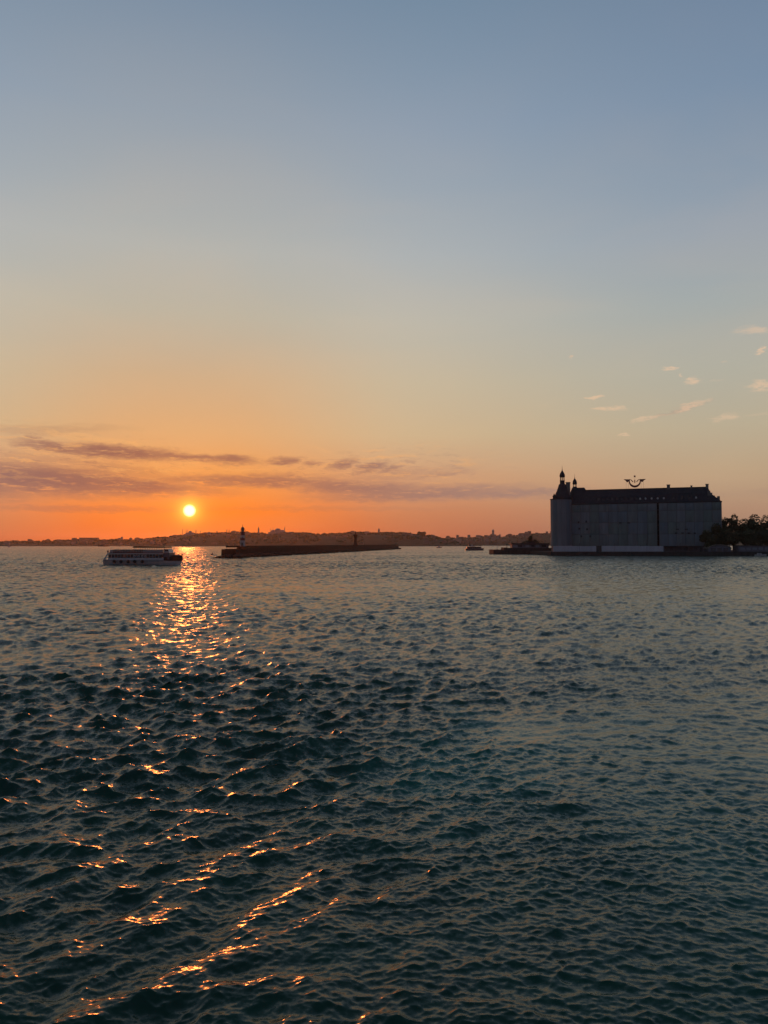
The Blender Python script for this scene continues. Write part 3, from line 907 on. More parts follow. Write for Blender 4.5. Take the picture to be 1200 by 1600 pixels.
    for i in range(7):
        x = cx0 + .4 + i * (cx1 - cx0 - .6) / 6
        MB().box(x - .05, -2.8, 5.05, x + .05, -2.7, 5.76).build("canopy_post", hull_white, r)
        MB().box(x - .05, 2.7, 4.1, x + .05, 2.8, 5.76).build("canopy_post", hull_white, r)
    MB().box(x0 + .2, -2.86, 3.98, x1 - .2, -2.76, 4.16).build('red_trim', mat('ferry_red_trim', (.14, .015, .015), .6, spec=.2), r)
    # wheelhouse
    MB().prism([(cx1 - .2, 4.12), (cx1 + 1.7, 4.12), (cx1 + 1.2, 5.3), (cx1 - .2, 5.3)], -1.9, 1.9).build("wheelhouse", hull_white, r)
    MB().prism([(cx1 + .2, 4.6), (cx1 + 1.6, 4.6), (cx1 + 1.3, 5.15), (cx1 + .2, 5.15)], -1.95, -1.88).build("wheelhouse_window", cabin_glass, r)
    MB().box(x1 - .3, -2.5, 1.9, L * .865, 2.5, 4.05).build("forward_cabin", hull_dark, r)
    # stern, bow fittings
    MB().prism([(.1, 1.8), (.8, 1.8), (1.9, 4.1), (1.6, 4.1)], -2.9, -2.8).build("stern_brace", hull_white, r)
    MB().tube((.6, 0, 1.9), (.1, 0, 4.9), .05).build("flag_staff", hull_white, r)
    MB().prism([(-.0, 4.1), (.55, 4.15), (.45, 4.85), (-.1, 4.8)], -.03, .03).build("flag", mat("red_flag_cloth", (.25, .02, .02), .8), r)
    bb = MB()
    for i in range(6):
        t = .84 + i * .03
        bb.tube((t * L, -2.6 + i * .5, 2.1 + .15 * i), (t * L, -2.6 + i * .5, 3.0 + .15 * i), .05)
        bb.tube((t * L, 2.6 - i * .5, 2.1 + .15 * i), (t * L, 2.6 - i * .5, 3.0 + .15 * i), .05)
    for sgn in (-1, 1):
        bb.tube((.84 * L, sgn * 2.6, 3.0), (.99 * L, sgn * .1, 3.75), .05)
    bb.build("bow_rail", hull_dark, r)
    MB().box(.86 * L, -.9, 2.2, .93 * L, .9, 3.3).build("winch_box", hull_dark, r)
    MB().tube((L * .97, 0, 2.6), (L * 1.01, 0, 3.9), .09).build("bow_post", hull_dark, r)
    MB().tube((cx1 - 1, 0, 6.2), (cx1 - 1, 0, 8.0), .05).build("mast", hull_dark, r)
    MB().tube((cx1 - 1.5, 0, 7.2), (cx1 - .5, 0, 7.2), .04).build("yard", hull_dark, r)
    # standing person silhouettes are too small to tell in the photo and are left to the benches
ferry()

def small_ferry():
    Y = 835.0; s = Y / 1200
    st = P(727, 850, Y); L = 29 * s
    r = root("tour_boat", (st.x, Y, 0), 0, "low dark tour boat with canopy between breakwater and pier", "boat")
    hull_mesh(L, 5, 1.9, sheer=.7).build("hull", hull_dark, r)
    MB().box(1.5, -2.2, 1.9, L * .85, 2.2, 4.1).build("cabin", hull_dark, r)
    for i in range(7):
        MB().box(2.2 + i * 2, -2.28, 2.6, 3.6 + i * 2, -2.15, 3.6).build("window", cabin_glass, r)
    MB().box(.8, -2.5, 4.9, L * .9, 2.5, 5.15).build("canopy_roof", canopy_red, r)
    for i in range(6):
        MB().box(1.2 + i * 2.9, -2.35, 4.1, 1.35 + i * 2.9, -2.25, 4.9).build("canopy_post", hull_white, r)
    MB().box(3.5, -.9, 5.15, 6, .9, 6.6).build("wheelhouse", hull_dark, r)
small_ferry()

def tiny_boat(name, px, Y, Lm, Hc, m1, m2, mast, label, rz=0):
    p = P(px, 850, Y)
    r = root(name, (p.x - Lm / 2, Y, 0), rz, label, "boat")
    hull_mesh(Lm, Lm * .24, Lm * .09 + .4, zb_=-.4, sheer=.3, n=12).build("hull", m1, r)
    MB().box(Lm * .25, -Lm * .08, Lm * .09 + .35, Lm * .65, Lm * .08, Hc, .1).build("cabin", m2, r)
    if mast: MB().tube((Lm * .5, 0, Hc), (Lm * .5, 0, mast), .12).build("mast", m2, r)
tiny_boat("fishing_boat", 686, 1380, 9.5, 3.0, hull_dark, hull_white, 5.5, "tiny boat with a mast in the gap right of the breakwater end")
tiny_boat("motor_boat", 14, 1700, 9, 3.2, hull_white, hull_white, 0, "tiny white motor boat by the far shore at far left")
tiny_boat("cargo_barge", 162, 2150, 32, 7.5, mat("barge_rust", (.10, .035, .025), .7), hull_dark, 0, "long low rusty barge seen beyond the stern of the ferry")
tiny_boat("work_boat", 738, 2200, 16, 5, hull_white, hull_white, 0, "tiny pale boat far behind the dark tour boat")
# small launch beside the rubble tongue
p = P(331.5, 867, 490)
r = root("mooring_buoy", (p.x, 490, 0), 0, "small dark mooring buoy left of the breakwater rubble", "buoy")
MB().lathe([(.7, -.4), (1.05, .1), (.95, .6), (.4, .95)], n=14).build("float", hull_dark, r, smooth=True)
MB().tube((0, 0, .9), (0, 0, 1.9), .22, 8, .12).build("post", hull_dark, r)

# ------------------------------------------------------------------ pier left of the station
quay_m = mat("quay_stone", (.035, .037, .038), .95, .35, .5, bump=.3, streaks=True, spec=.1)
PY = 520.0
pa = P(771, 850, PY); pb = P(868, 850, PY)
pr = root("stone_pier", (pa.x, PY, 0), 0, "low dark stone pier jutting left from the station quay", "pier")
Lp = pb.x - pa.x
npb = 9
for i in range(npb):
    a = Lp * i / npb; b_ = Lp * (i + 1) / npb
    MB().box(a + .04, 0, -3, b_ - .04, 22, 3.1 + rg.uniform(-.06, .06)).build("block", quay_m, pr)
MB().box(7.5, 2, 3.0, 9.5, 16, 4.6).build("parapet", quay_m, pr)
MB().box(9.5, 1.5, 3.0, Lp, 16, 4.3).build("upper_step", quay_m, pr)
PZ = 3.1
def px_x(px, Y): return (px - 600) / 1200 / math.cos(PITCH) * Y
shed_m = mat("shed_wall_grey", (.085, .09, .11), .8, .25, .5)
shed_d = mat("shed_roof_dark", (.02, .022, .025), .8, .25, .5)
r = root("pier_pavilion", (px_x(800, 526), 526, 4.3), 0, "low pavilion with dark overhanging roof and pale walls on the pier", "building")
Lv = px_x(857, 526) - px_x(800, 526)
MB().box(0, 0, 0, Lv, 8, 2.6).build("wall", shed_m, r)
for i, (a, b_) in enumerate(((.02, .14), (.16, .27), (.36, .47), (.52, .60), (.64, .74), (.80, .92))):
    MB().box(a * Lv, -.1, .5, b_ * Lv, .05, 2.2).build("window", dglass if i % 2 else mat("pale_panel", (.16, .17, .2), .6), r)
MB().box(-1.0, -1.2, 2.6, Lv + .3, 8.6, 3.3, .15).build("roof", shed_d, r)
MB().box(10, 1, 3.3, 16, 6, 4.3).build("roof_box", shed_d, r)
p = P(777, 850, 523)
r = root("mast_pole", (p.x, 523, 3.1), 0, "thin pale pole standing at the tip of the stone pier", "pole")
MB().tube((0, 0, 0), (0, 0, P(777, 838, 523).z - 3.1), .13, 8, .08).build("pole", white_paint, r)
MB().lathe([(.35, 0), (.35, .3), (.2, .35)], n=8).build("foot", quay_m, r)
p = P(792, 850, 523)
r = root("bollard", (p.x, 523, 4.5), 0, "dark post with a lamp on the pier beside the pavilion", "post")
MB().lathe([(.25, -.4), (.2, 1.9), (.45, 2.0), (.45, 2.4), (.1, 2.6)], n=8).build("post", shed_d, r)

# ------------------------------------------------------------------ leafy trees
bark = mat("tree_bark", (.05, .04, .03), .9, .3, 2)
leafm = mat("tree_leaves", (.03, .042, .022), .85, .45, .25, spec=.15)
def leafy(px, py_top, half, Y, z0, label, group, n=1500, leaf=.55, seed=0, py_bot=None, cone=0.0):
    g = random.Random(seed)
    c = P(px, 850, Y); top = P(px, py_top, Y).z - z0; R = half * 1.22 / 1200 * Y
    r = root("leafy_tree", (c.x, Y, z0), 0, label, "tree", group)
    tb = MB(); th = top * .38
    tb.tube((0, 0, -.3), (.1, 0, th), .35, 8, .24)
    tips = []
    for k in range(7):
        a = g.uniform(0, 6.28); rr = R * g.uniform(.35, .8); zt_ = top * g.uniform(.55, .88)
        e = (rr * math.cos(a), rr * math.sin(a), zt_); tb.tube((.1, 0, th - .2), e, .17, 6, .05); tips.append(e)
    tb.build("trunk", bark, r)
    lobes = [(0, 0, top * .76, R * .62, top * .24)]
    for k in range(13):
        a = g.uniform(0, 6.28); q_ = R * g.uniform(.25, .78); hz_ = g.uniform(.32, .84)
        if cone: q_ *= (1 - cone * (hz_ - .3))
        rr = R * g.uniform(.26, .44)
        lobes.append((q_ * math.cos(a), q_ * math.sin(a), top * hz_, rr, min(rr * .85, top * (1 - hz_) + rr * .2)))
    mb = MB()
    for k in range(n):
        cx, cy, cz, rr, rz_ = lobes[g.randrange(len(lobes))]
        u = g.uniform(-1, 1); a = g.uniform(0, 6.28); q_ = g.uniform(.55, 1.08) ** .6
        s_ = math.sqrt(1 - u * u)
        p_ = Vector((cx + rr * s_ * math.cos(a) * q_, cy + rr * s_ * math.sin(a) * q_, cz + rz_ * u * q_))
        if p_.z > top: p_.z = top - g.random() * .5
        if p_.z < 1.2: continue
        d1 = Vector((g.uniform(-1, 1), g.uniform(-1, 1), g.uniform(-.6, .6))).normalized()
        d2 = d1.orthogonal().normalized(); L_ = leaf * g.uniform(.6, 1.3)
        mb.add([p_ - d1 * L_, p_ - d2 * L_ * .55, p_ + d1 * L_, p_ + d2 * L_ * .55], [(0, 1, 2, 3)])
    mb.build("crown", leafm, r, kind='stuff')
leafy(829, 835.5, 4.5, 532, 4.3, "pointed dark tree rising behind the pier pavilion", "trees on the pier", 700, .4, 21, cone=1.0)
leafy(838, 843, 6, 535, 4.3, "rounded dark tree right of the pointed one on the pier", "trees on the pier", 600, .4, 22)
leafy(820, 845, 6, 533, 4.3, "low bushy tree left of the pointed one on the pier", "trees on the pier", 600, .4, 23)
leafy(850, 849, 6, 538, 4.3, "low dark bushy tree at the station end of the pier", "trees on the pier", 400, .4, 24)

# ------------------------------------------------------------------ quay and station
QZ = 2.45
qa = P(860, 850, 455); qb = P(1560, 850, 455)
qr = root("station_quay", (qa.x, 455, 0), 0, "long dark quay wall at the foot of the big shrouded station", "quay")
Lq = qb.x - qa.x
nq = 56
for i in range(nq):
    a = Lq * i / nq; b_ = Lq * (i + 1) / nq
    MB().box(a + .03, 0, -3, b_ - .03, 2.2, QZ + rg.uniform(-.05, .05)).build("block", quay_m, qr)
MB().box(0, 2.2, -3, Lq, 150, QZ - .06).build("paving", quay_m, qr)

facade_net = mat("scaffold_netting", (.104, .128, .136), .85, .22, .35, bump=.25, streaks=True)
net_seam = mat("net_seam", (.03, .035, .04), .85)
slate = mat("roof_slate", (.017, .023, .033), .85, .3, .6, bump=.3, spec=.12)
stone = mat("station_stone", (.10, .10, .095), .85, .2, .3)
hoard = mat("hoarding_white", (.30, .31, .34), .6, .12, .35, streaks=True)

PLp = P(893, 850, 510); PRp = P(1128, 850, 475)
dvec = Vector((PRp.x - PLp.x, PRp.y - PLp.y)); LB = dvec.length; brot = math.atan2(dvec.y, dvec.x)
st = root("station_building", (PLp.x, PLp.y, QZ - .1), brot, "huge station building shrouded in grey scaffold netting with dark slate roof and corner cupolas", "station")
cB, sB = math.cos(brot), math.sin(brot)
def L2(px, Y, off=0.0):
    """photo column at depth Y -> local xy of the station"""
    w = P(px, 850, Y); x = w.x - PLp.x; y = w.y - PLp.y
    return (cB * x + sB * y, -sB * x + cB * y)
def lx_of(px, off=0.0):
    """local x where the view ray through a photo column crosses the plane local y = off"""
    u = (px - 600) / 1200 / math.cos(PITCH)
    # point = PL + x*(c,s) + off*(-s,c);  X = u*Y
    X0 = PLp.x - sB * off; Y0_ = PLp.y + cB * off
    return (u * Y0_ - X0) / (cB - u * sB)
def z_at(px, py, off=0.0):
    x = lx_of(px, off); Y = PLp.y + sB * x + cB * off
    return P(px, py, Y).z - (QZ - .1)
EZ = z_at(1000, 786)
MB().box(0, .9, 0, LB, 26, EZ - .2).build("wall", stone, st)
# windows in the wall behind the netting are seen only as faint dark spots: recessed darker panels standing in the net
gx0, gx1 = lx_of(1026.4), lx_of(1029.6)
bays = [0.0]
nb1 = 9
for i in range(1, nb1 + 1): bays.append(gx0 * i / nb1)
bays2 = [gx1 + (LB - gx1) * i / 7 for i in range(8)]
lifts = [3.4, 11.0, 18.5, 25.8, EZ - .25]
NETW = [3, 1, 2, 3, 4]
def sheet(x0, x1, z0, z1, y):
    """a slightly bellied net panel with depth"""
    mb = MB(); n = 4; m_ = 4; g = rg
    bel = g.uniform(.05, .55); sk = g.uniform(-.1, .1)
    for i in range(n + 1):
        for j in range(m_ + 1):
            a, b_ = i / n, j / m_
            mb.v.append((x0 + (x1 - x0) * a, y - bel * math.sin(math.pi * a) * math.sin(math.pi * b_) + sk * (a - .5) + g.uniform(-.03, .03), z0 + (z1 - z0) * b_))
    for i in range(n):
        for j in range(m_):
            k = i * (m_ + 1) + j
            mb.f.append((k, k + m_ + 1, k + m_ + 2, k + 1))
    o = mb.build("netting_sheet", rg.choice(NETS), st, smooth=True)
    return o
NETS = [facade_net, mat("scaffold_netting_blue", (.092, .124, .146), .85, .22, .3, bump=.25, streaks=True), mat("scaffold_netting_green", (.092, .126, .124), .85, .25, .3, bump=.25, streaks=True), mat("scaffold_netting_pale", (.118, .138, .154), .85, .2, .4, bump=.2, streaks=True)]
for bs_ in (bays, bays2):
    for i in range(len(bs_) - 1):
        for j in range(len(lifts) - 1):
            sheet(bs_[i] + .1, bs_[i + 1] - .1, lifts[j] + .09, lifts[j + 1] - .09, 0.0)
# scaffold standards in the open gap and along seams
sc_m = mat("scaffold_steel", (.06, .06, .065), .6, .2, 2)
for bs_ in (bays, bays2):
    for x in bs_:
        MB().tube((x, .25, 0), (x, .25, EZ + .4), .06).build("scaffold_pole", sc_m, st)
for z in lifts:
    MB().tube((0, .3, z), (gx0, .3, z), .05).build("scaffold_ledger", sc_m, st)
    MB().tube((gx1, .3, z), (LB, .3, z), .05).build("scaffold_ledger", sc_m, st)
MB().box(gx0 + .02, .86, .1, gx1 - .02, .895, EZ - .3).build('gap_shade_sheet', mat('gap_shade_sheet', (.006, .007, .008), .95, spec=.05), st)  # near-black sheet over the stone paints the deep shade of the gap
for k in range(9):
    z = 3.4 + k * 3.3
    MB().box(gx0, .3, z, gx1, .85, z + .12).build("scaffold_deck", sc_m, st)
# dark panels added over the net for windows faintly showing behind (as in the row right of the gap)
for px, py, w, h in [(1056, 833, 4, 2.2), (1066, 833, 4, 2.2), (1076, 833, 4, 2.2), (1085, 833, 3.5, 2), (1058, 827, 5, 1.4), (1072, 827, 5, 1.4), (904, 816, 2.5, 3), (916, 815, 2.5, 3), (905, 826, 2.5, 3), (917, 827, 2.5, 3), (908, 838, 2.5, 3), (922, 838, 2.5, 3), (969, 817, 4, 2), (982, 817, 4, 2)]:
    x0, x1 = lx_of(px - w / 2), lx_of(px + w / 2); z0, z1 = z_at(px, py + h / 2), z_at(px, py - h / 2)
    MB().box(x0, -.42, z0, x1, -.34, z1).build("net_window_patch", net_seam, st)
# right end wall sheet
MB().box(LB - .02, 0, 3.4, LB + .25, 26, EZ - .3).build("end_netting", facade_net, st)
# dark plinth arcade behind hoarding
MB().box(0, .3, 0, LB, .9, 3.4).build("plinth", net_seam, st)
# cornice
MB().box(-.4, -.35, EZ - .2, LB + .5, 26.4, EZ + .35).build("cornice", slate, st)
# mansard roof
OFF = 7.5
RX1 = lx_of(1106.5, OFF); RX0 = lx_of(914, OFF)
RZ = z_at(1000, 764, OFF)
LOW = EZ + (RZ - EZ) * .55
def roof(x0, x1, xr0, xr1, yb0, yb1, z0, z1, zr, setb):
    v = [(x0, yb0, z0), (x1, yb0, z0), (x1, yb1, z0), (x0, yb1, z0),
         (x0 + setb * .45, yb0 + setb * .45, z1), (x1 - setb * .45, yb0 + setb * .45, z1), (x1 - setb * .45, yb1 - setb * .45, z1), (x0 + setb * .45, yb1 - setb * .45, z1),
         (xr0, yb0 + setb, zr), (xr1, yb0 + setb, zr), (xr1, yb1 - setb, zr), (xr0, yb1 - setb, zr)]
    for q_ in (5, 6): v[q_] = (lx_of(1111.5, 5), v[q_][1], v[q_][2])
    f = [(3, 2, 1, 0)]
    for k in (0, 4):
        for i in range(4):
            f.append((k + i, k + (i + 1) % 4, k + (i + 1) % 4 + 4, k + i + 4))
    f.append((8, 9, 10, 11))
    return MB().add(v, f)
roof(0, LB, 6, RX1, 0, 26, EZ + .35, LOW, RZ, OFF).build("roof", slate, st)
MB().box(5, OFF - .3, RZ - .1, RX1 + .3, OFF + .3, RZ + .35).build("roof_ridge", slate, st)
# dormers
dorm_w = mat("dormer_glass_pale_gleam", (.30, .31, .32), .2, .1)  # pale base colour paints a bright gleam into these panes
def dormer(px, py, lit):
    off = 1.4
    x = lx_of(px, off); z = z_at(px, py, off)
    MB().prism([(x - 1.0, z - 1.5), (x + 1.0, z - 1.5), (x + 1.0, z + .5), (x + .6, z + 1.1), (x, z + 1.35), (x - .6, z + 1.1), (x - 1.0, z + .5)], off, off + 4).build("dormer", slate, st)
    w = MB().prism([(x + .62 * math.cos(a), z + .75 * math.sin(a)) for a in [k * math.pi / 5 for k in range(10)]], off - .08, off + .02)
    w.build("dormer_window", dorm_w if lit else dglass, st)
for i in range(9):
    dormer(935 + i * 7.4, 780.5 - i * .1, False)
for px, py in [(1000.5, 779.3), (1009, 779), (1018.5, 779), (1028, 778.8), (1037.5, 778.5)]:
    dormer(px, py, True)
for px in (1053, 1066, 1078): dormer(px, 778, False)
dormer(1088, 777.5, True)
# long low attic dormer band
x0, x1 = lx_of(1050, 3), lx_of(1082, 3)
MB().box(x0, 3.4, z_at(1060, 774, 3), x1, 7, z_at(1060, 771, 3)).build("attic_band", slate, st)
# chimneys
for px, w, pt in ((1045, 5, 758), (1081, 2.6, 759.5), (1105.5, 4.5, 757)):
    x0, x1 = lx_of(px - w / 2, OFF), lx_of(px + w / 2, OFF)
    ch = MB().box(x0, OFF - .6, RZ - 3, x1, OFF + 1.2, z_at(px, pt, OFF)).build("chimney", stone, st)
    MB().box(x0 - .2, OFF - .8, z_at(px, pt, OFF), x1 + .2, OFF + 1.4, z_at(px, pt, OFF) + .35).build("chimney_cap", stone, ch)
# stepped parapet going down the right end
for (pa_, pb_, py) in ((1106, 1110.5, 767), (1110, 1113.5, 770), (1113, 1117.5, 774.5), (1117, 1120.8, 780), (1120.8, 1125.2, 775.5), (1125, 1127.6, 783)):
    x0, x1 = lx_of(pa_, 4), lx_of(pb_, 4)
    MB().box(x0, 2.5, EZ, x1, 5.5, z_at(pa_, py, 4)).build("parapet_step", stone, st)
# pavilion roof beside the left tower
xa, xb = lx_of(893, 6), lx_of(921, 8)
pz = z_at(908, 762, 8)
MB().add([(-1, .3, EZ + .3), (xb + 3, .3, EZ + .3), (xb + 3, 18, EZ + .3), (-1, 18, EZ + .3), (lx_of(903, 8), 7, pz), (lx_of(913, 8), 7, pz), (lx_of(913, 8), 11, pz), (lx_of(903, 8), 11, pz)],
         [(3, 2, 1, 0), (0, 1, 5, 4), (1, 2, 6, 5), (2, 3, 7, 6), (3, 0, 4, 7), (4, 5, 6, 7)]).build("pavilion_roof", slate, st)
# round corner tower
tcx, tcy = L2(877.3, 513)
TR = 16.4 / 1200 * 513
zt_ = lambda py, Y=513: P(877, py, Y).z - (QZ - .1)
TZ = zt_(781)
MB().lathe([(TR - .35, 0), (TR - .35, TZ)], cx=tcx, cy=tcy, n=36).build("tower_wall", stone, st)
NP = 14
for k in range(NP):
    a0 = 2 * math.pi * k / NP + .012; a1 = 2 * math.pi * (k + 1) / NP - .012
    for (z0, z1) in ((3.4, 14), (14.08, 25), (25.08, TZ - .05)):
        mb = MB()
        for i in range(4):
            a = a0 + (a1 - a0) * i / 3
            for z in (z0, z1): mb.v.append((tcx + TR * math.cos(a), tcy + TR * math.sin(a), z))
        mb.f += [(0, 2, 3, 1), (2, 4, 5, 3), (4, 6, 7, 5)]
        mb.build("netting_sheet", NETS[3] if (k % 3) else NETS[1], st)
MB().lathe([(TR - .2, TZ), (TR + .3, TZ + .1), (TR + .3, TZ + .5), (TR - .6, TZ + .6)], cx=tcx, cy=tcy, n=36).build("tower_cornice", slate, st)
kx, ky = L2(879.5, 514)
MB().lathe([(6.2, TZ + .5), (5.9, zt_(777)), (4.9, zt_(773)), (3.7, zt_(767)), (2.8, zt_(761)), (2.3, zt_(757)), (2.0, zt_(756.5))], cx=kx, cy=ky, n=24).build("tower_roof", slate, st, smooth=True)
MB().lathe([(1.9, zt_(757)), (1.6, zt_(755)), (1.6, zt_(751)), (1.75, zt_(750.6))], cx=kx, cy=ky, n=16).build("cupola_drum", slate, st)
for k in range(6):
    a = k * math.pi / 3 + .5
    MB().tube((kx + 1.35 * math.cos(a), ky + 1.35 * math.sin(a), zt_(750.7)), (kx + 1.35 * math.cos(a), ky + 1.35 * math.sin(a), zt_(745.5)), .2).build("cupola_column", slate, st)
MB().lathe([(1.6, zt_(745.6)), (1.8, zt_(744.5)), (1.75, zt_(742)), (1.4, zt_(739.5)), (.8, zt_(737)), (.3, zt_(735)), (.15, zt_(732)), (.03, zt_(727))], cx=kx, cy=ky, n=16).build("cupola_dome", slate, st, smooth=True)
# chimney stack on the tower's right shoulder, little turret on its left edge
x0, y0 = L2(885.5, 514); x1, y1 = L2(891.5, 514)
MB().box(x0, y0 - 1, TZ, x1, y0 + 2, zt_(754.5)).build("tower_chimney", stone, st)
MB().box(x0 - .2, y0 - 1.2, zt_(754.5), x1 + .2, y0 + 2.2, zt_(753.3)).build("tower_chimney_cap", stone, st)
ux_, uy_ = L2(866.6, 512)
MB().lathe([(1.0, TZ), (1.0, zt_(776.5)), (1.2, zt_(776)), (.5, zt_(773.5)), (.05, zt_(771))], cx=ux_, cy=uy_, n=12).build("corner_turret", slate, st)
# second cupola, on the tower behind
sx_, sy_ = L2(899, 526)
z2 = lambda py: P(899, py, 526).z - (QZ - .1)
MB().lathe([(5.0, EZ), (4.2, z2(776)), (3.2, z2(770)), (2.3, z2(765)), (1.7, z2(762))], cx=sx_, cy=sy_, n=20).build("tower_roof", slate, st, smooth=True)
MB().lathe([(1.5, z2(763)), (1.4, z2(760.5))], cx=sx_, cy=sy_, n=14).build("cupola_drum", slate, st)
for k in range(6):
    a = k * math.pi / 3 + .2
    MB().tube((sx_ + 1.1 * math.cos(a), sy_ + 1.1 * math.sin(a), z2(760.6)), (sx_ + 1.1 * math.cos(a), sy_ + 1.1 * math.sin(a), z2(757)), .17).build("cupola_column", slate, st)
MB().lathe([(1.35, z2(757)), (1.5, z2(755.5)), (1.4, z2(752.5)), (.9, z2(749.8)), (.3, z2(748)), (.1, z2(745)), (.03, z2(740))], cx=sx_, cy=sy_, n=14).build("cupola_dome", slate, st, smooth=True)

# emblem standing on the ridge
em_m = mat("emblem_red_metal", (.13, .03, .022), .55, .2, 1.0)
EY = PLp.y + sB * lx_of(992, OFF) + cB * OFF
e0 = P(992, 764, EY)
em = root("winged_wheel_emblem", (e0.x, EY, RZ + QZ - .1), brot * .5, "red winged crescent emblem with a star standing on the station ridge", "emblem sign")
se = EY / 1200
zc = P(992, 752.2, EY).z - (RZ + QZ - .1)
def flat(pts): return [(x * se, zc + z * se) for x, z in pts]
arc_o = [(9.0 * math.cos(a), 9.6 * math.sin(a)) for a in [math.radians(180 - 22 + (224) * i / 24) for i in range(25)]]
arc_i = [(7.4 * math.cos(a), .8 + 7.2 * math.sin(a)) for a in [math.radians(180 - 22 + (224) * i / 24) for i in range(25)]]
mb = MB()
ring_o = flat(arc_o); ring_i = flat(arc_i)
for i in range(24):
    mb.prism([ring_o[i], ring_o[i + 1], ring_i[i + 1], ring_i[i]], -.2, .2)
mb.build("crescent", em_m, em)
for s_ in (-1, 1):
    wgs = flat([(s_ * 8.6, 3.4), (s_ * 16.8, 3.6), (s_ * 15.2, 2.2), (s_ * 13.6, 1.4), (s_ * 12.6, -.4), (s_ * 10.6, -1.4), (s_ * 8.8, .6)])
    MB().prism(wgs, -.15, .15).build("wing", em_m, em)
    MB().prism(flat([(s_ * 2.2, -1.2), (s_ * 3.2, -1.0), (s_ * 6.2, 2.2), (s_ * 7.2, 3.3), (s_ * 5.4, 3.0), (s_ * 2.6, .2)]), -.15, .15).build("inner_feather", em_m, em)
MB().prism(flat([(-.6, 2.6), (-.8, -1.6), (0, -2.6), (.8, -1.6), (.6, 2.6)]), -.15, .15).build("stem", em_m, em)
star = []
for k in range(10):
    a = math.pi / 2 + k * math.pi / 5; rr = 2.1 if k % 2 == 0 else 1.05
    star.append((rr * math.cos(a), 8.0 + rr * math.sin(a)))
MB().prism(flat(star), -.2, .2).build("star", em_m, em)
MB().tube((0, .25, zc - 2 * se), (0, .25, zc + 7.5 * se), .035).build("star_rod", sc_m, em)
for x in (-13, -9.5, 9.5, 13):
    MB().tube((x * se, .2, 0), (x * se, .2, zc - .5 * se), .05).build("strut", sc_m, em)

# hoardings
HY = 464.0
def hoarding(pa_, pb_, n, label):
    x0, x1 = px_x(pa_, HY), px_x(pb_, HY)
    r = root("hoarding", (x0, HY, QZ), 0, label, "hoarding")
    w = (x1 - x0) / n
    for i in range(n):
        MB().box(i * w + .03, rg.uniform(-.04, .04), 0, (i + 1) * w - .03, .25, P(900, 853.0, HY).z - QZ + rg.uniform(-.1, .05)).build("panel", hoard, r)
    MB().box(0, .27, .0, x1 - x0, .5, 2.8).build("back_frame", sc_m, r)
hoarding(863.5, 931, 9, "shorter white site hoarding under the round corner tower")
hoarding(939.5, 1036, 13, "longer white site hoarding right of the gate gap")
r = root("gate", (px_x(931.3, HY + .6), HY + .6, QZ), 0, "dark site gate closing the gap between the two white hoardings", "gate")
for i in range(2):
    MB().box(.05 + i * 1.45, 0, 0, 1.43 + i * 1.45, .12, 2.9).build("leaf_panel", net_seam, r)
# ticket hall strip right of the hoarding: dark low shelter
r = root("waterfront_shelter", (px_x(1037, 463), 463, QZ), 0, "dark low waterfront shelter right of the white hoardings", "shelter")
wS = px_x(1098, 463) - px_x(1037, 463)
MB().box(0, 0, 2.9, wS, 6, 3.25).build("roof", shed_d, r)
MB().box(0, 5, 0, wS, 5.3, 2.9).build("back_wall", shed_m, r)
for i in range(9):
    MB().box(.1 + i * (wS - .3) / 8, .1, 0, .3 + i * (wS - .3) / 8, .3, 2.9).build("post", shed_m, r)
# small lamp posts along the quay
for i, px in enumerate((905, 960, 1010, 1062, 1118, 1165)):
    x = px_x(px, 458)
    r = root("quay_lamp", (x, 458, QZ), 0, ["first quay lamp post below the round corner tower", "quay lamp post before the left half of the longer hoarding", "quay lamp post before the right half of the longer hoarding", "quay lamp post before the dark shelter",
                                             "quay lamp post before the arched shed", "quay lamp post before the grey boathouse"][i], "lamp post", "lamp posts on the station quay")
    MB().tube((0, 0, 0), (0, 0, 4.2), .07, 6, .05).build("pole", blackm, r)
    MB().lathe([(.1, 4.2), (.25, 4.35), (.22, 4.75), (.04, 4.9)], n=8).build("lamp_head", blackm, r)

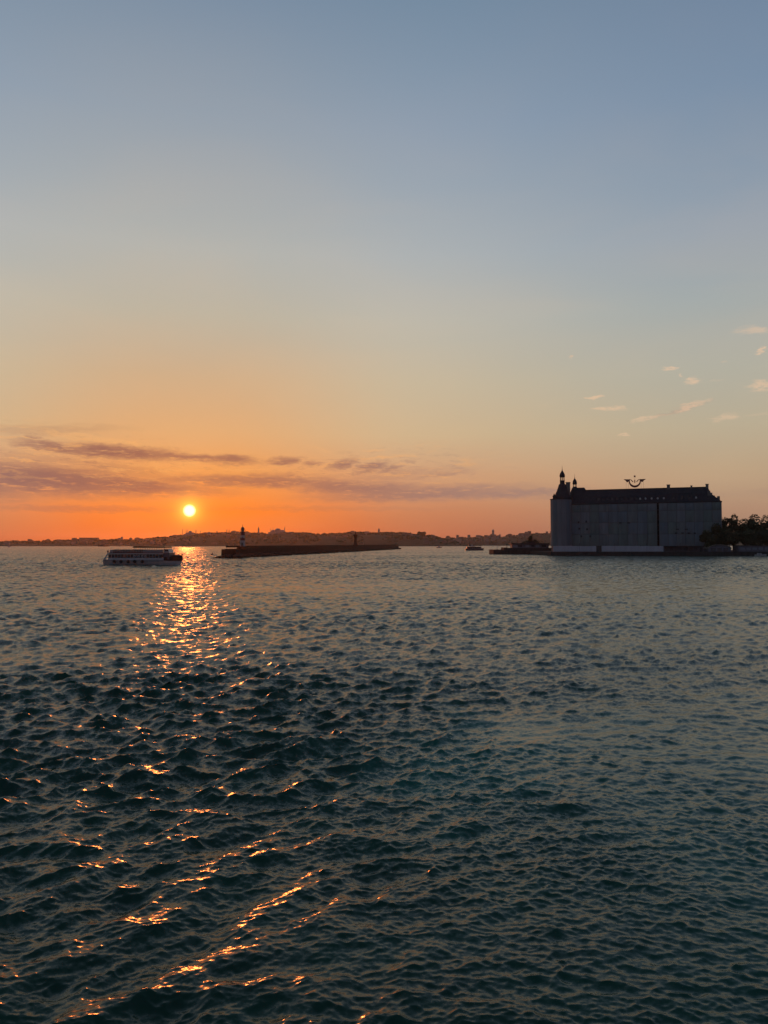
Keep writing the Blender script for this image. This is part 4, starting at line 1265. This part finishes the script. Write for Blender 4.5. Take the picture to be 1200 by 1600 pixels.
# right hand waterfront: arched shed, boathouse, small boat, trees
r = root("arched_shed", (px_x(1106, 462), 462, QZ), 0, "small dark shed with an arched roof under the waterfront trees", "shed")
wA = px_x(1141, 462) - px_x(1106, 462)
arch = [(wA / 2 + wA / 2 * math.cos(a), 1.6 + 2.3 * math.sin(a)) for a in [math.pi * i / 12 for i in range(13)]]
MB().prism([(wA, 0)] + arch + [(0, 0)], 0, 7).build("wall", shed_m, r)
arch2 = [(wA / 2 + (wA / 2 + .35) * math.cos(a), 1.6 + 2.65 * math.sin(a)) for a in [math.pi * i / 12 for i in range(13)]]
mb = MB()
for i in range(12):
    mb.prism([arch2[i], arch2[i + 1], arch[i + 1], arch[i]], -.4, 7.3)
mb.build("roof", mat("arch_roof_metal", (.12, .115, .09), .5), r)
for i in range(3):
    MB().box(1.5 + i * 3.8, -.08, .2, 4.2 + i * 3.8, .05, 2.2).build("window", dglass, r)
r = root("boathouse", (px_x(1153, 463), 463, QZ), 0, "grey flat roofed boathouse under the trees by the quay", "building")
wH = px_x(1212, 463) - px_x(1153, 463)
MB().box(0, 0, 0, wH, 8, 3.4).build("wall", shed_m, r)
MB().box(-.4, -.5, 3.4, wH + .4, 8.4, 3.75).build("roof", shed_d, r)
for i in range(6):
    MB().box(1 + i * 3.7, -.08, .9, 3.6 + i * 3.7, .05, 2.5).build("window", mat("boathouse_glass", (.1, .12, .15), .3), r)
p = px_x(1180, 447)
r = root("moored_launch", (p, 448, 0), 0, "small pale launch moored at the quay under the right hand trees", "boat")
hull_mesh(6.6, 2.2, .75, zb_=-.4, sheer=.35, n=14).build("hull", hull_white, r)
MB().box(1.2, -.7, .7, 3.6, .7, 1.7, .15).build("cabin", hull_white, r)
MB().box(1.4, -.74, 1.05, 3.2, -.55, 1.45).build("window", cabin_glass, r)

TREES = [(1104, 828, 9, 470, "low dark tree overlapping the right corner of the station"), (1120, 817, 10, 476, "dark tree just right of the station corner"), (1134, 808, 10, 482, "dark tree behind the arched shed"),
         (1148, 802.5, 8, 478, "tall narrow dark tree with a knob like top right of the station"), (1163, 810, 11, 482, "broad dark tree over the left end of the boathouse"), (1180, 803, 12, 480, "tall broad dark tree over the boathouse"),
         (1199, 804, 13, 484, "dark tree cut by the right edge of the view"), (1112, 838, 9, 466, "bushy dark tree in front of the station corner"), (1140, 826, 14, 470, "wide low tree above the arched shed"), (1172, 828, 14, 470, "wide low tree in front of the tall broad one"),
         (1222, 803, 15, 482, "dark tree beyond the right edge of the boathouse"), (1250, 800, 16, 486, "dark tree further along the quay past the boathouse"), (1200, 828, 14, 470, "wide low tree over the right end of the boathouse")]
for i, (px, pt, hf, Y, lab) in enumerate(TREES):
    leafy(px, pt, hf, Y, QZ - .1, lab, "dark trees on the waterfront right of the station", 6000 if pt < 820 else 4500, .6, 40 + i)
